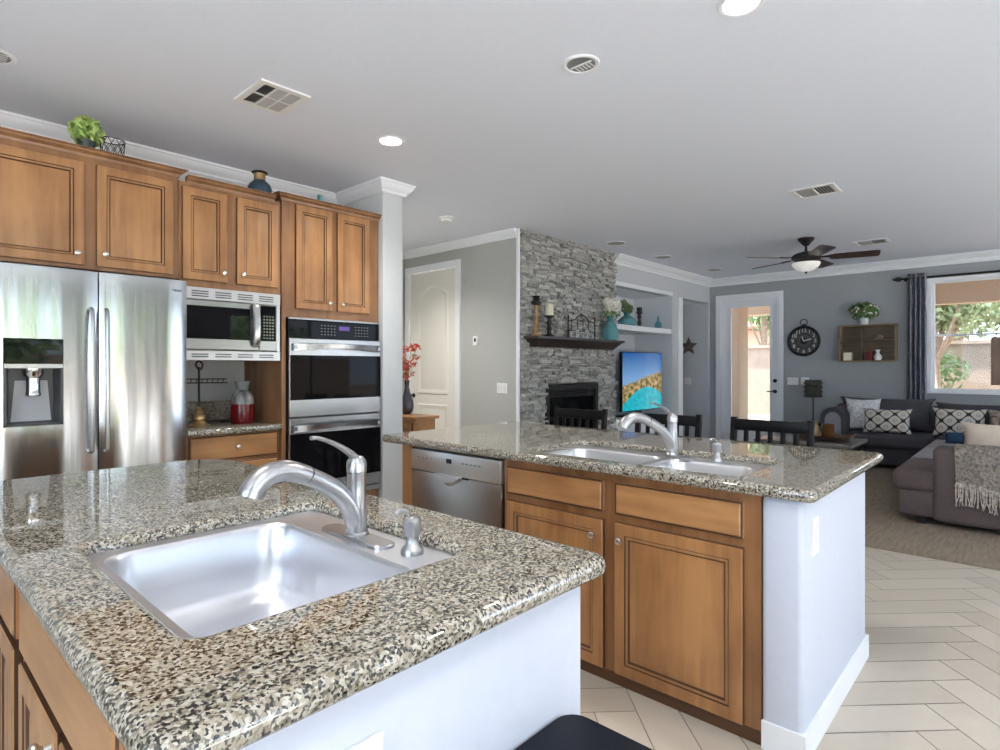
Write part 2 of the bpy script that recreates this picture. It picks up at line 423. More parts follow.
st('wall_niche', M_niche, (6.62, 9.78, 4.10, 4.22, 2.41, ZC), (8.37, 8.70, 4.10, 4.80, 0, 2.41), (9.70, 9.90, 4.10, 6.5, 0, 2.41),
   (6.62, 8.37, 4.75, 4.87, 0, 2.6), (6.62, 6.72, 4.22, 4.75, 0, 2.41), (8.60, 8.70, 4.80, 6.5, 0, 2.41), (8.6, 9.9, 6.4, 6.5, 0, 2.41))
st('ceiling_niche', M_white, (6.62, 9.78, 4.22, 6.5, 2.41, 2.47))
st('wall_far', M_wallf, (9.78, 9.92, 3.92, 4.22, 0, ZC), (9.78, 9.92, 2.98, 3.92, 2.45, ZC), (9.78, 9.92, 1.08, 2.98, 0, ZC), (9.78, 9.92, -1.30, 1.08, 0, .99),
   (9.78, 9.92, -1.30, 1.08, 2.50, ZC), (9.78, 9.92, -4.1, -1.30, 0, ZC))
st('wall_right', M_wall, (-2.6, -2.0, -4.12, -4.0, 0, ZC), (-2.0, 8.4, -4.12, -4.0, 2.4, ZC), (2.3, 3.05, -4.12, -4.0, 0, 2.4), (3.45, 4.8, -4.12, -4.0, 0, 2.4), (8.4, 9.9, -4.12, -4.0, 0, ZC))
st('wall_back', M_wall, (-2.62, -2.5, -4.1, -1.0, 0, ZC), (-2.62, -2.5, 1.6, 4.6, 0, ZC), (-2.62, -2.5, -1.0, 1.6, 0, .7), (-2.62, -2.5, -1.0, 1.6, 2.3, ZC))
# glazed wall behind the camera (seen only in reflections)
bm = BM()
for x in (-2.0, -.6, .8, 2.24, 4.8, 6.55, 8.34): box(bm, x, x+.06, -4.09, -4.03, 0, 2.4)
for x0, x1 in ((-2.0, 2.3), (3.05, 3.45), (4.8, 8.4)): box(bm, x0, x1, -4.09, -4.03, 2.33, 2.4); box(bm, x0, x1, -4.09, -4.03, 0, .07)  # narrow middle window added for a bright band on the fridge door
obj('window_2', bm, M_white, kind=STR, sharp=0)

# crown mouldings and baseboards
def crown_prof(h=.115, d=.095):
    P = [(0,0),(d,0),(d,-.016),(d*.88,-.020),(d*.80,-.035),(d*.55,-.058),(d*.30,-.074),(d*.24,-.090),(d*.12,-.094),(d*.12,-h),(0,-h)]
    return [(x, ZC+.002+z) for x, z in P]
bm = BM(); sweep(bm, [(-2.5,4.48),(2.783,4.48),(2.783,3.83),(2.985,3.83),(2.985,5.0)], crown_prof(.095,.075)); obj('trim_1', bm, M_white, kind=STR, sharp=25)
bm = BM(); sweep(bm, [(6.66,4.10),(9.78,4.10),(9.78,-4.0)], crown_prof(.125,.11)); obj('trim_2', bm, M_white, kind=STR, sharp=25)
base_prof = [(-.01,0),(.016,0),(.016,.105),(.012,.118),(.009,.132),(.003,.14),(-.01,.14)]
def baseboard(name, path, k=1.0):
    bm = BM(); sweep(bm, path, [(d, z*k) for d, z in base_prof]); obj(name, bm, M_white, kind=STR, sharp=25)
baseboard('baseboard_far', [(9.78,2.90),(9.78,-4.0)])
baseboard('baseboard_pantry', [(2.783,3.87),(2.783,3.83),(2.985,3.83),(2.985,6.05),(4.74,6.05)])
baseboard('baseboard_door', [(4.74,4.98),(4.74,4.10)])
baseboard('baseboard_niche', [(8.37,4.75),(8.37,4.10),(8.70,4.10),(8.70,6.4)])
bm = BM(); sweep(bm, [(3.0,6.05),(4.74,6.05),(4.74,4.10)], crown_prof(.085,.07)); obj('trim_5', bm, M_white, kind=STR, sharp=25)
bm = BM(); box(bm, 8.56, 8.70, 4.082, 4.10, 0, 2.41); box(bm, 6.66, 8.37, 4.088, 4.10, 2.41, 2.465); obj('trim_4', bm, M_white, kind=STR, sharp=0)
bm = BM(); box(bm, 4.718, 4.745, 4.072, 4.103, 0, ZC); obj('trim_3', bm, M_white, kind=STR, sharp=0)

# stacked stone chimney wall
def stone_wall():
    bm = BM(); tone = []; R = random.Random(11)
    x0, x1 = 4.748, 6.66; fx0, fx1, fz = 5.19, 6.25, 1.12
    z = 0
    while z < ZC:
        h = min(R.choice((.018,.022,.028,.034,.040)), ZC-z)
        x = x0 - R.uniform(0, .12)
        first = True
        while x < x1:
            l = R.uniform(.05, .20); a, b = max(x, x0), min(x+l, x1 + (R.uniform(-.02, .02)))
            x += l
            if b-a < .015: continue
            segs = [(a, b)]
            if z < fz-.01:
                segs = [(p, q) for p, q in ((a, min(b, fx0)), (max(a, fx1), b)) if q-p > .012]
            for p, q in segs:
                n0 = len(bm.faces); y = 4.08-R.choice((0,.01,.018,.026,.034,.05))
                t = BM(); box(t, p+.0015, q-.0015, y, 4.16, z+.0012, z+h-.0012)
                for v in t.verts:
                    if v.co.y < 4.1: v.co += Vector((R.uniform(-.004,.004), R.uniform(-.012,.012), R.uniform(-.003,.003)))
                merge(bm, t); tone.extend([.25+.5*R.random()]*6)
        z += h
    n0 = len(bm.faces)
    box(bm, x0+.03, fx0, 4.10, 4.22, 0, ZC); box(bm, fx1, x1-.03, 4.10, 4.22, 0, ZC); box(bm, fx0, fx1, 4.10, 4.22, fz, ZC)
    tone.extend([.0]*(len(bm.faces)-n0))
    bmesh.ops.recalc_face_normals(bm, faces=bm.faces)
    me = bpy.data.meshes.new('wall_chimney'); bm.to_mesh(me); bm.free()
    at = me.attributes.new('tone', 'FLOAT', 'FACE'); at.data.foreach_set('value', tone)
    objm('wall_chimney', me, M_stone, sharp=0, kind=STR)
stone_wall()
st('wall_firebox', mat('firebox_black', (.02,.02,.02), .9), (5.15, 6.29, 4.55, 4.6, 0, 1.2), (5.12, 5.17, 4.22, 4.6, 0, 1.2), (6.27, 6.32, 4.22, 4.6, 0, 1.2), (5.15, 6.29, 4.22, 4.6, 1.15, 1.2))

# interior hall door (cream, arched two-panel) in the door wall
def arched(u0, u1, v0, v1, rise, n=12):
    P = [(u0, v0), (u1, v0), (u1, v1-rise)]
    for i in range(1, n):
        t = i/n; P.append((u1+(u0-u1)*t, v1-rise+rise*(math.sin(PI*t)**1.6)))
    return P + [(u0, v1-rise)]
def inset(P, d):
    cx = sum(p[0] for p in P)/len(P); out = []; n = len(P)
    for i in range(n):
        a, b, c = Vector(P[i-1]), Vector(P[i]), Vector(P[(i+1) % n])
        e1, e2 = (b-a).normalized(), (c-b).normalized(); n1, n2 = Vector((-e1.y, e1.x)), Vector((-e2.y, e2.x))
        m = (n1+n2)/(1+n1.dot(n2)); out.append(tuple(b+m*d))
    return out
M_cdoor = mat('cream_door_paint', (.80,.78,.72), .4)
f = face_map('-x', (4.75, 5.94, 0))
bm = BM()
rings_panel(bm, f, 0, .88, 0, 2.51, [(0,-.02,0),(0,.0,0)])
for P in (arched(.15,.73,.98,2.36,.13), arched(.15,.73,.22,.86,.0001, 2)):
    prev = None
    for ins, w in ((0,.001),(.012,.012),(.03,.012),(.045,.002),(.07,.003),(.10,.011)):
        Q = inset(P, ins); r = ring(bm, [f(u, v, w) for u, v in Q])
        if prev: bridge(bm, prev, r)
        prev = r
    bm.faces.new(prev)
d1 = obj('door_1', bm, M_cdoor, kind=STR, sharp=40)
bm = BM()
box(bm, 4.715, 4.745, 4.985, 5.065, 0, 2.595); box(bm, 4.715, 4.745, 5.935, 6.01, 0, 2.595); box(bm, 4.715, 4.745, 5.065, 5.935, 2.515, 2.595)
obj('door_frame', bm, M_white, d1, sharp=0)
bm = BM(); lathe(bm, [(.028,0),(.028,-.008),(.01,-.012),(.01,-.04),(.026,-.05),(.03,-.065),(.02,-.078),(.004,-.08)], (4.749, 5.87, .955), 16, axis='x'); obj('door_knob', bm, M_iron, d1)
# patio door in the far wall
d2 = obj('door_2', (lambda bm: (box(bm, 9.80,9.845,3.75,3.91,0,2.44), box(bm, 9.80,9.845,2.99,3.115,0,2.44), box(bm, 9.80,9.845,3.115,3.75,2.315,2.44), box(bm, 9.80,9.845,3.115,3.75,0,.30), bm)[-1])(BM()), M_white, kind=STR, sharp=0)
bm = BM(); box(bm, 9.755,9.79,3.905,3.985,0,2.525); box(bm, 9.755,9.79,2.915,2.995,0,2.525); box(bm, 9.755,9.79,2.995,3.905,2.435,2.525); obj('door_frame', bm, M_white, d2, sharp=0)
bm = BM(); box(bm, 9.818,9.824,3.105,3.76,.29,2.325); obj('glass_pane', bm, M_glass, d2, sharp=0)
bm = BM()
for y0,y1,z0,z1 in ((3.742,3.762,.28,2.335),(3.103,3.123,.28,2.335),(3.12,3.745,2.305,2.335),(3.12,3.745,.28,.31)): box(bm, 9.79,9.803,y0,y1,z0,z1)
obj('glass_bead', bm, M_white, d2, sharp=0)
bm = BM(); lathe(bm, [(.03,0),(.03,-.012),(.012,-.016),(.012,-.045)], (9.80,3.045,.93), 14, axis='x'); tube(bm, [(9.76,3.045,.93),(9.755,3.10,.93),(9.757,3.16,.925)], .010, 8); obj('door_handle', bm, M_iron, d2)
bm = BM(); lathe(bm, [(.03,0),(.03,-.015),(.012,-.02),(.012,-.03)], (9.80,3.045,1.10), 14, axis='x'); obj('deadbolt', bm, M_iron, d2)
# living room window
bm = BM(); 
for y0,y1,z0,z1 in ((1.03,1.12,1.001,2.52),(-1.34,-1.25,1.001,2.52),(-1.25,1.03,2.475,2.52)): box(bm, 9.755,9.80,y0,y1,z0,z1)
box(bm, 9.72,9.80,-1.38,1.15,.965,1.0)
w1 = obj('window_1', bm, M_white, kind=STR, sharp=0)
bm = BM()
for y0,y1 in ((.995,1.045),(-1.29,-1.24),(-.15,-.10)): box(bm, 9.82,9.87,y0,y1,.992,2.498)
for z0,z1 in ((.992,1.03),(2.455,2.498),(1.735,1.762)):
    for y0,y1 in ((-1.24,-.15),(-.10,.995)): box(bm, 9.822,9.868,y0,y1,z0,z1)
obj('window_sash', bm, M_white, w1, sharp=0)
bm = BM(); box(bm, 9.842,9.848,-1.25,1.0,1.02,2.46); obj('glass_pane', bm, M_glass, w1, sharp=0)
# niche shelf
bm = BM(); rbox(bm, 6.72, 8.37, 4.11, 4.75, 1.825, 1.90, .004, 1); sh = obj('niche_shelf', bm, M_white); rebase(sh, (7.5,4.4,1.825)); tagp(sh, 'thick white floating shelf spanning the niche above the television', 'shelf')
# ================================================================== LEFT WALL CABINETS
YF = 3.89                                   # face of the tall run
def cab_crown(bm, path, z, mi=0):
    sweep(bm, path, [(-.02,z-.045),(.008,z-.045),(.012,z-.03),(.030,z-.018),(.034,z-.008),(.046,z-.004),(.046,z),(-.02,z)], mi)
def wall_cabinet(name, label, x0, x1, z0, z1, doors, knobs, crown, ztop, yf=YF, group=None):
    t = thing(name, label, 'cabinet', ((x0+x1)/2, 4.18, z0), group)
    bm = BM(); box(bm, x0, x1, yf, 4.475, z0, z1); obj('cabinet_body', bm, M_frame, t, sharp=0)
    if crown:
        bm = BM(); cab_crown(bm, crown, ztop); obj('crown_moulding', bm, M_frame, t, sharp=20)
    f = face_map('-y', (0, yf, 0))
    for (a, b, c, d), (ku, kv) in zip(doors, knobs):
        dd = obj('door', door_bm(f, a, b, c, d), [M_wood, M_glaze], t, sharp=30)
        obj('knob', knob_bm(f, ku, kv), M_knob, dd)
    return t
fridge_cab = wall_cabinet('upper_cabinet', 'wide two-door brown wooden cabinet above the steel refrigerator', .30, 1.293, 1.865, 2.50,
    [(.385,.81,1.885,2.455), (.868,1.262,1.885,2.455)], [(.775,1.945), (.905,1.955)], [(.30,4.4),(.30,YF),(1.293,YF),(1.293,4.4)], 2.535)
wall_cabinet('upper_cabinet', 'two-door wooden cabinet above the microwave', 1.297, 1.955, 1.825, 2.475,
    [(1.315,1.585,1.868,2.44), (1.648,1.93,1.868,2.44)], [(1.558,1.925), (1.683,1.93)], [(1.342,YF),(1.91,YF)], 2.51, YF)
# oven tower: one tall cabinet
t = thing('oven_cabinet', 'tall wooden cabinet housing the double oven beside the white column', 'cabinet', (2.39, 4.18, 0))
bm = BM(); box(bm, 1.96, 2.775, 3.88, 4.475, 1.675, 2.49); box(bm, 1.96, 1.99, 3.88, 4.475, .1, 1.675); box(bm, 2.767, 2.775, 3.88, 4.475, .1, 1.675); box(bm, 1.99, 2.767, 3.88, 4.475, .1, .35); box(bm, 1.99,2.767,4.45,4.475,.35,1.675)
obj('cabinet_body', bm, M_frame, t, sharp=0)
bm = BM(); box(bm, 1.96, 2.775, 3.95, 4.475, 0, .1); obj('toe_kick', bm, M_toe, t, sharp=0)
bm = BM(); cab_crown(bm, [(1.96,4.4),(1.96,3.88),(2.778,3.88)], 2.535); obj('crown_moulding', bm, M_frame, t, sharp=20)
f = face_map('-y', (0, 3.88, 0))
for (a, b), ku in (((2.06,2.348),2.32), ((2.395,2.680),2.43)):
    dd = obj('door', door_bm(f, a, b, 1.738, 2.48), [M_wood, M_glaze], t, sharp=30); obj('knob', knob_bm(f, ku, 1.79), M_knob, dd)
# ---- double oven
t = thing('double_oven', 'stainless double wall oven with black glass doors built into the tall cabinet', 'oven', (2.39, 3.9, .355))
X0, X1 = 1.998, 2.764
bm = BM(); box(bm, X0+.005, X1-.005, 3.87, 4.44, .36, 1.67); obj('oven_body', bm, M_black, t, sharp=0)
bm = BM(); rbox(bm, X0, X1, 3.855, 3.875, 1.53, 1.672, .003, 1); cp = obj('control_panel', bm, M_ovenglass, t)
bm = BM(); box(bm, X0, X1, 3.853, 3.872, 1.660, 1.672); obj('trim_strip', bm, M_steelx, cp, sharp=0)
mat('pale_button_print', (.20,.20,.20), .5)
for gx in (2.25,2.54):
    bm = BM()
    for i in range(5):
        for j in range(4): box(bm, gx+i*.027, gx+i*.027+.012, 3.8535, 3.856, 1.556+j*.022, 1.556+j*.022+.006)
    obj('keypad_print', bm, bpy.data.materials['pale_button_print'], cp, sharp=0)
bm = BM(); box(bm, 2.40, 2.49, 3.8535, 3.856, 1.595, 1.625); m = mat('clock_display', (.05,.03,.12), .3); bsdf(m).inputs['Emission Color'].default_value = (.35,.15,.9,1); bsdf(m).inputs['Emission Strength'].default_value = .12; obj('display', bm, m, cp, sharp=0)
def oven_door(z0, z1, gz0, gz1, hz):
    bm = BM(); rbox(bm, X0, X1, 3.835, 3.868, z0, z1, .004, 1); d = obj('oven_door', bm, M_steelx, t)
    bm = BM(); rbox(bm, X0+.001, X1-.001, 3.831, 3.838, gz0, gz1, .003, 1); obj('oven_window', bm, M_ovenglass, d)
    bm = BM()
    P = [(X0+.03, hz-.035)]; n = 16; prev = None                      # bowed flat bar handle
    for i in range(n+1):
        u = i/n; x = X0+.02+(X1-X0-.04)*u; bow = math.sin(PI*u); y = 3.832-.010-.062*bow**.7; zc = hz+.004*bow
        r = ring(bm, [(x,y-.008,zc+.022),(x,y+.008,zc+.025),(x,y+.010,zc-.026+.018*bow),(x,y-.006,zc-.028+.018*bow)])
        if prev: bridge(bm, prev, r)
        else: bm.faces.new(r)
        prev = r
    bm.faces.new(prev)
    for x in (X0+.022, X1-.052): box(bm, x, x+.03, 3.805, 3.84, hz-.015, hz+.015)
    obj('handle', bm, M_steelx, d, sharp=30)
oven_door(.965, 1.525, 1.085, 1.405, 1.462)
oven_door(.40, .955, .49, .845, .885)
bm = BM(); rbox(bm, X0, X1, 3.84, 3.868, .355, .395, .003, 1); obj('vent_trim', bm, M_steelx, t)
# ---- microwave with trim kit
t = thing('microwave', 'built-in stainless microwave with vented trim frame above the coffee counter', 'microwave', (1.622, 3.9, 1.36))
bm = BM(); box(bm, 1.36, 1.93, 3.875, 4.40, 1.375, 1.815); obj('microwave_body', bm, M_grey, t, sharp=0)
M_trimw = mat('light_steel_trim', (.55,.55,.56), .3, .7)
bm = BM()
rbox(bm, 1.335, 1.952, 3.845, 3.88, 1.745, 1.82, .003, 1); rbox(bm, 1.335, 1.952, 3.845, 3.88, 1.362, 1.425, .003, 1)
rbox(bm, 1.925, 1.952, 3.85, 3.88, 1.425, 1.745, .003, 1)
tk = obj('trim_kit', bm, M_trimw, t)
for i in range(4):
    xa = 1.375+i*.142
    for zz in ((1.762, 1.777, 1.792), (1.382, 1.397)):
        bm = BM()
        for z0 in zz: box(bm, xa, xa+.10, 3.843, 3.847, z0, z0+.007)
        obj('vent_slots', bm, M_dgrey, tk, sharp=0)
bm = BM(); rbox(bm, 1.337, 1.795, 3.835, 3.86, 1.43, 1.742, .004, 1); dm = obj('door', bm, M_steelx, t)
bm = BM(); rbox(bm, 1.339, 1.735, 3.831, 3.838, 1.497, 1.705, .003, 1); obj('door_window', bm, M_blackglass, dm)
bm = BM()
pts = smooth_path([(1.768,3.845,1.46),(1.768,3.81,1.475),(1.768,3.795,1.58),(1.768,3.81,1.72),(1.768,3.845,1.735)], 5)
tube(bm, pts, .013, 8); bmesh.ops.scale(bm, vec=(1.9,1,1), space=Matrix.Translation((-1.768,0,0)), verts=bm.verts); obj('handle', bm, M_steel, dm)
bm = BM(); rbox(bm, 1.80, 1.922, 3.835, 3.86, 1.43, 1.742, .003, 1); cp = obj('control_panel', bm, M_steelx, t)
bm = BM(); rbox(bm, 1.808, 1.914, 3.832, 3.837, 1.495, 1.735, .003, 1); obj('keypad', bm, M_blackglass, cp)
bm = BM()
for i in range(4):
    for j in range(8): box(bm, 1.825+i*.020, 1.836+i*.020, 3.8305, 3.833, 1.51+j*.021, 1.519+j*.021)
obj('buttons', bm, bpy.data.materials['pale_button_print'], cp, sharp=0)
t.location.x -= .018
# ---- coffee counter base cabinet
t = thing('base_cabinet', 'low wooden cabinet with drawers between refrigerator and ovens', 'cabinet', (1.65, 4.18, 0))
bm = BM(); box(bm, 1.335, 1.958, YF+.02, 4.475, .1, .885); obj('cabinet_body', bm, M_frame, t, sharp=0)
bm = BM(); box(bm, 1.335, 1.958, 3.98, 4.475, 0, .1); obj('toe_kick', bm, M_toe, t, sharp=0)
f = face_map('-y', (0, YF+.02, 0))
for z0, z1 in ((.715,.872),(.42,.695),(.12,.40)):
    d = obj('drawer', door_bm(f, 1.36, 1.94, z0, z1, DRAW_P), [M_woodx, M_glaze], t, sharp=30); obj('knob', knob_bm(f, 1.655, (z0+z1)/2), M_knob, d)
bm = BM(); rbox(bm, 1.335, 1.958, 3.855, 4.475, .885, .925, .012, 3); c = obj('countertop', bm, M_gran); rebase(c, (1.65,4.15,.885)); tagp(c, 'short speckled granite counter below the microwave', 'countertop')
bm = BM(); rbox(bm, 1.335, 1.958, 4.45, 4.478, .926, 1.07, .004, 1); c = obj('backsplash', bm, M_gran); rebase(c, (1.65,4.46,.926)); tagp(c, 'low granite backsplash behind the red jar', 'backsplash')
bm = BM(); box(bm, 1.308, 1.33, 3.91, 4.475, 0, 1.863); obj('side_panel', bm, M_frame, fridge_cab, sharp=0)

# ================================================================== REFRIGERATOR
t = thing('refrigerator', 'large stainless french-door refrigerator with water dispenser in its left door', 'refrigerator', (.85, 4.1, 0))
FX0, FXM, FX1 = .40, .853, 1.303
def bulge(x, a, b): 
    u = (x-(a+b)/2)/((b-a)/2); return 3.752+.020*abs(u)**3
def fdoor(name, a, b, z0, z1, hole=None):
    xs = sorted(set([a+(b-a)*i/22 for i in range(23)] + [a+.003, b-.003] + ([hole[0], hole[1]] if hole else [])))
    zs = sorted(set([z0, z1] + ([hole[2], hole[3]] if hole else [])))
    bm = BM(); V = {}
    for i, x in enumerate(xs):
        for j, z in enumerate(zs): V[i, j] = bm.verts.new((x, bulge(x, a, b), z))
    B = {}
    for i in (0, len(xs)-1):
        for j in range(len(zs)): B[i, j] = bm.verts.new((xs[i], 3.84, zs[j]))
    for i in range(len(xs)-1):
        for j in range(len(zs)-1):
            if hole and xs[i] >= hole[0]-1e-6 and xs[i+1] <= hole[1]+1e-6 and zs[j] >= hole[2]-1e-6 and zs[j+1] <= hole[3]+1e-6: continue
            bm.faces.new((V[i,j], V[i+1,j], V[i+1,j+1], V[i,j+1]))
    for i in (0, len(xs)-1):
        for j in range(len(zs)-1): bm.faces.new((V[i,j], V[i,j+1], B[i,j+1], B[i,j]))
    for j in (0, len(zs)-1): bm.faces.new([V[i,j] for i in range(len(xs))] + [B[len(xs)-1,j], B[0,j]])
    return obj(name, bm, M_fridge, t, sharp=40)
bm = BM(); box(bm, FX0+.005, FX1-.005, 3.842, 4.46, .03, 1.80); obj('refrigerator_body', bm, M_dgrey, t, sharp=0)
dl = fdoor('door', FX0, FXM-.003, .70, 1.838, (.452, .694, 1.02, 1.465))
dr = fdoor('door', FXM+.003, FX1, .70, 1.838)
fz = fdoor('freezer_drawer', FX0, FX1, .06, .69)
bm = BM()
for a, b in ((.40,1.297),): box(bm, a+.04, b-.04, 3.80, 3.86, 0.0, .05)
obj('kick_grille', bm, M_black, t, sharp=0)
def fhandle(x, par):
    bm = BM(); P = smooth_path([(x,3.775,.86),(x,3.745,.865),(x,3.728,.92),(x,3.716,1.25),(x,3.728,1.57),(x,3.745,1.63),(x,3.775,1.635)], 5)
    tube(bm, P, .010, 10); obj('handle', bm, M_steel, par)
fhandle(.818, dl); fhandle(.886, dr)
bm = BM(); P = smooth_path([(.48,3.765,.62),(.49,3.72,.62),(.65,3.70,.62),(.85,3.695,.62),(1.05,3.70,.62),(1.21,3.72,.62),(1.22,3.765,.62)], 5); tube(bm, P, .0125, 10); obj('handle', bm, M_steel, fz)
hx0, hx1 = .452, .694
def rec(bm, z0, z1, yb, taper=.03):
    a = [(hx0,3.763,z0),(hx1,3.763,z0),(hx1,3.763,z1),(hx0,3.763,z1)]
    b = [(hx0+taper,yb,z0+taper*.6),(hx1-taper,yb,z0+taper*.6),(hx1-taper,yb,z1-.005),(hx0+taper,yb,z1-.005)]
    A, B = ring(bm, a), ring(bm, b); bridge(bm, A, B); bm.faces.new(B)
bm = BM(); rec(bm, 1.02, 1.315, 3.835)
box(bm, hx0, hx0+.012, 3.751, 3.77, 1.02, 1.315); box(bm, hx1-.012, hx1, 3.751, 3.77, 1.02, 1.315); box(bm, hx0, hx1, 3.751, 3.77, 1.02, 1.03)
dp = obj('dispenser', bm, M_dgrey, dl, sharp=0)
bm = BM(); rbox(bm, hx0, hx1, 3.748, 3.79, 1.337, 1.465, .003, 1); obj('display', bm, M_blackglass, dl)
bm = BM(); rbox(bm, hx0, hx1, 3.746, 3.80, 1.312, 1.338, .003, 1); obj('trim_strip', bm, M_steelx, dl)
bm = BM(); lathe(bm, [(.045,1.312),(.044,1.28),(.034,1.265),(.032,1.262)], (.573,3.785,0), 20); lathe(bm, [(.030,1.262),(.030,1.20),(.034,1.175),(.030,1.17)], (.573,3.785,0), 20); obj('dispenser_nozzle', bm, M_chrome, dl)
bm = BM(); bm.faces.new(ring(bm, [(.49,3.832,1.04),(.656,3.832,1.04),(.64,3.833,1.25),(.506,3.833,1.25)])); obj('dispenser_paddle', bm, mat('pale_grey_plastic', (.45,.46,.49), .3), dl, sharp=0)
me = text_mesh('SAMSUNG', .017, Matrix.Translation((1.235, bulge(1.235,.856,1.312)-.0008, 1.775)) @ Matrix.Rotation(PI/2, 4, 'X')); objm('lettering', me, M_dgrey, dr, sharp=0)

# ================================================================== ISLAND (near)
def slab(name, outer, holes, z0, th, label, cat='countertop'):
    b = th/2-.002; cx = sum(c[0] for c in outer)/len(outer); cy = sum(c[1] for c in outer)/len(outer)
    o2 = rpoly([(x+(b if x < cx else -b), y+(b if y < cy else -b), max(q-b, .002)) for x, y, q in outer]); h2 = []
    for h in holes:
        hx = sum(c[0] for c in h)/len(h); hy = sum(c[1] for c in h)/len(h)
        h2.append(rpoly([(x+(-b if x < hx else b), y+(-b if y < hy else b), q+b) for x, y, q in h]))
    me = flat_shape([o2] + h2, z0+th/2, .002, b, 5)
    c = objm(name, me, M_gran, sharp=40); rebase(c, (cx, cy, z0)); tagp(c, label, cat); return c
def rpoly(corners):                          # [(x, y, r)] counter-clockwise
    out = []; n = len(corners)
    for i in range(n):
        p = Vector(corners[i][:2]); a = (Vector(corners[i-1][:2])-p).normalized(); b = (Vector(corners[(i+1) % n][:2])-p).normalized(); r = corners[i][2]
        if r <= 0: out.append(tuple(p)); continue
        s, e = p+a*r, p+b*r; c = p+a*r+b*r; k = 8
        for j in range(k+1):
            v = (s-c)*math.cos(PI/2*j/k)+(e-c)*math.sin(PI/2*j/k); out.append(tuple(c+v))
    return out
slab('countertop', [(.195,.665,.03),(1.08,.665,.04),(1.08,2.70,.20),(.195,2.70,.03)], [[(.322,.92,.03),(.90,.92,.03),(.90,1.58,.03),(.322,1.58,.03)]], .875, .045,
     'near island granite countertop with a single sink and rounded far corner')
t = thing('island_cabinet', 'wooden cabinet base of the near island under the single-sink counter', 'cabinet', (.63, 1.7, 0))
bm = BM(); box(bm, .235, .31, .84, 2.62, .1, .872); box(bm, .98, 1.04, .84, 2.62, .1, .872); box(bm, .31,.98, 2.56,2.62,.1,.872); box(bm, .31,.98,1.66,1.68,.1,.872); box(bm, .31,.98,.84,2.56,.1,.12); obj('cabinet_body', bm, M_frame, t, sharp=0)
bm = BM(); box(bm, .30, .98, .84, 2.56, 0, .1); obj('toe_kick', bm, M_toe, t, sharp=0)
f = face_map('-x', (.235, 0, 0))
for a, b in ((.88,1.585),(1.665,2.16),(2.19,2.58)):
    d = obj('drawer_front', door_bm(f, -b, -a, .715, .852, DRAW_P), [M_woody, M_glaze], t, sharp=30)
    if a > 1: obj('knob', knob_bm(f, -(a+b)/2, .785), M_knob, d)
for a, b, k in ((.88,1.20,1.17),(1.23,1.585,1.262),(1.665,1.90,1.87),(1.925,2.16,1.955),(2.19,2.58,2.22)):
    d = obj('door', door_bm(f, -b, -a, .13, .692), [M_wood, M_glaze], t, sharp=30)
    obj('knob', knob_bm(f, -k, .658), M_knob, d)
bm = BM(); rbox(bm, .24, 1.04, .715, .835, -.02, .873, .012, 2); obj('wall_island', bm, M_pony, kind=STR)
baseboard('baseboard_island', [(.24,.715),(1.04,.715),(1.04,.83)][::-1], .70)
def sink(name, label, cx0, cx1, cy0, cy1, bowls, zf, depth, m):
    t = thing(name, label, 'sink', ((cx0+cx1)/2, (cy0+cy1)/2, zf-depth))
    # flange with bowl holes, then each bowl
    me = flat_shape([rpoly([(cx0,cy0,.035),(cx1,cy0,.035),(cx1,cy1,.035),(cx0,cy1,.035)])] + [rpoly([(a,c,r),(b,c,r),(b,d,r),(a,d,r)]) for a,b,c,d,r in bowls], zf-.003, .003, 0)
    objm('flange', me, m, t, sharp=30)
    for a, b, c, d, r in bowls:
        bm = BM(); mx, my, hx, hy = (a+b)/2, (c+d)/2, (b-a)/2, (d-c)/2; rr = []
        for ins, z in ((0,zf),(.003,zf-.004),(.007,zf-.012),(.014,zf-depth*.5),(.022,zf-depth*.75),(.034,zf-depth*.88),(.058,zf-depth*.965),(.10,zf-depth)):
            rr.append(rrect(mx, my, hx-ins, hy-ins, max(r+ins*.55, .01), z, 8))
        rr.append(rrect(mx, my, .055, .055, .054, zf-depth-.003, 8))
        loft(bm, rr, cap1=True); bw = obj('bowl', bm, m, t, sharp=50, recalc=False)
        for p in bw.data.polygons: p.flip()
        bm = BM(); lathe(bm, [(.056,zf-depth-.002),(.054,zf-depth+.001),(.043,zf-depth),(.036,zf-depth-.010),(.012,zf-depth-.011)], (mx,my,0), 24, caps=True); obj('drain', bm, M_chrome, bw)
    return t
sink('sink', 'single stainless sink bowl set in the near island', .324, .898, .922, 1.578, [(.345,.775,.93,1.535,.06)], .895, .20, M_sink)
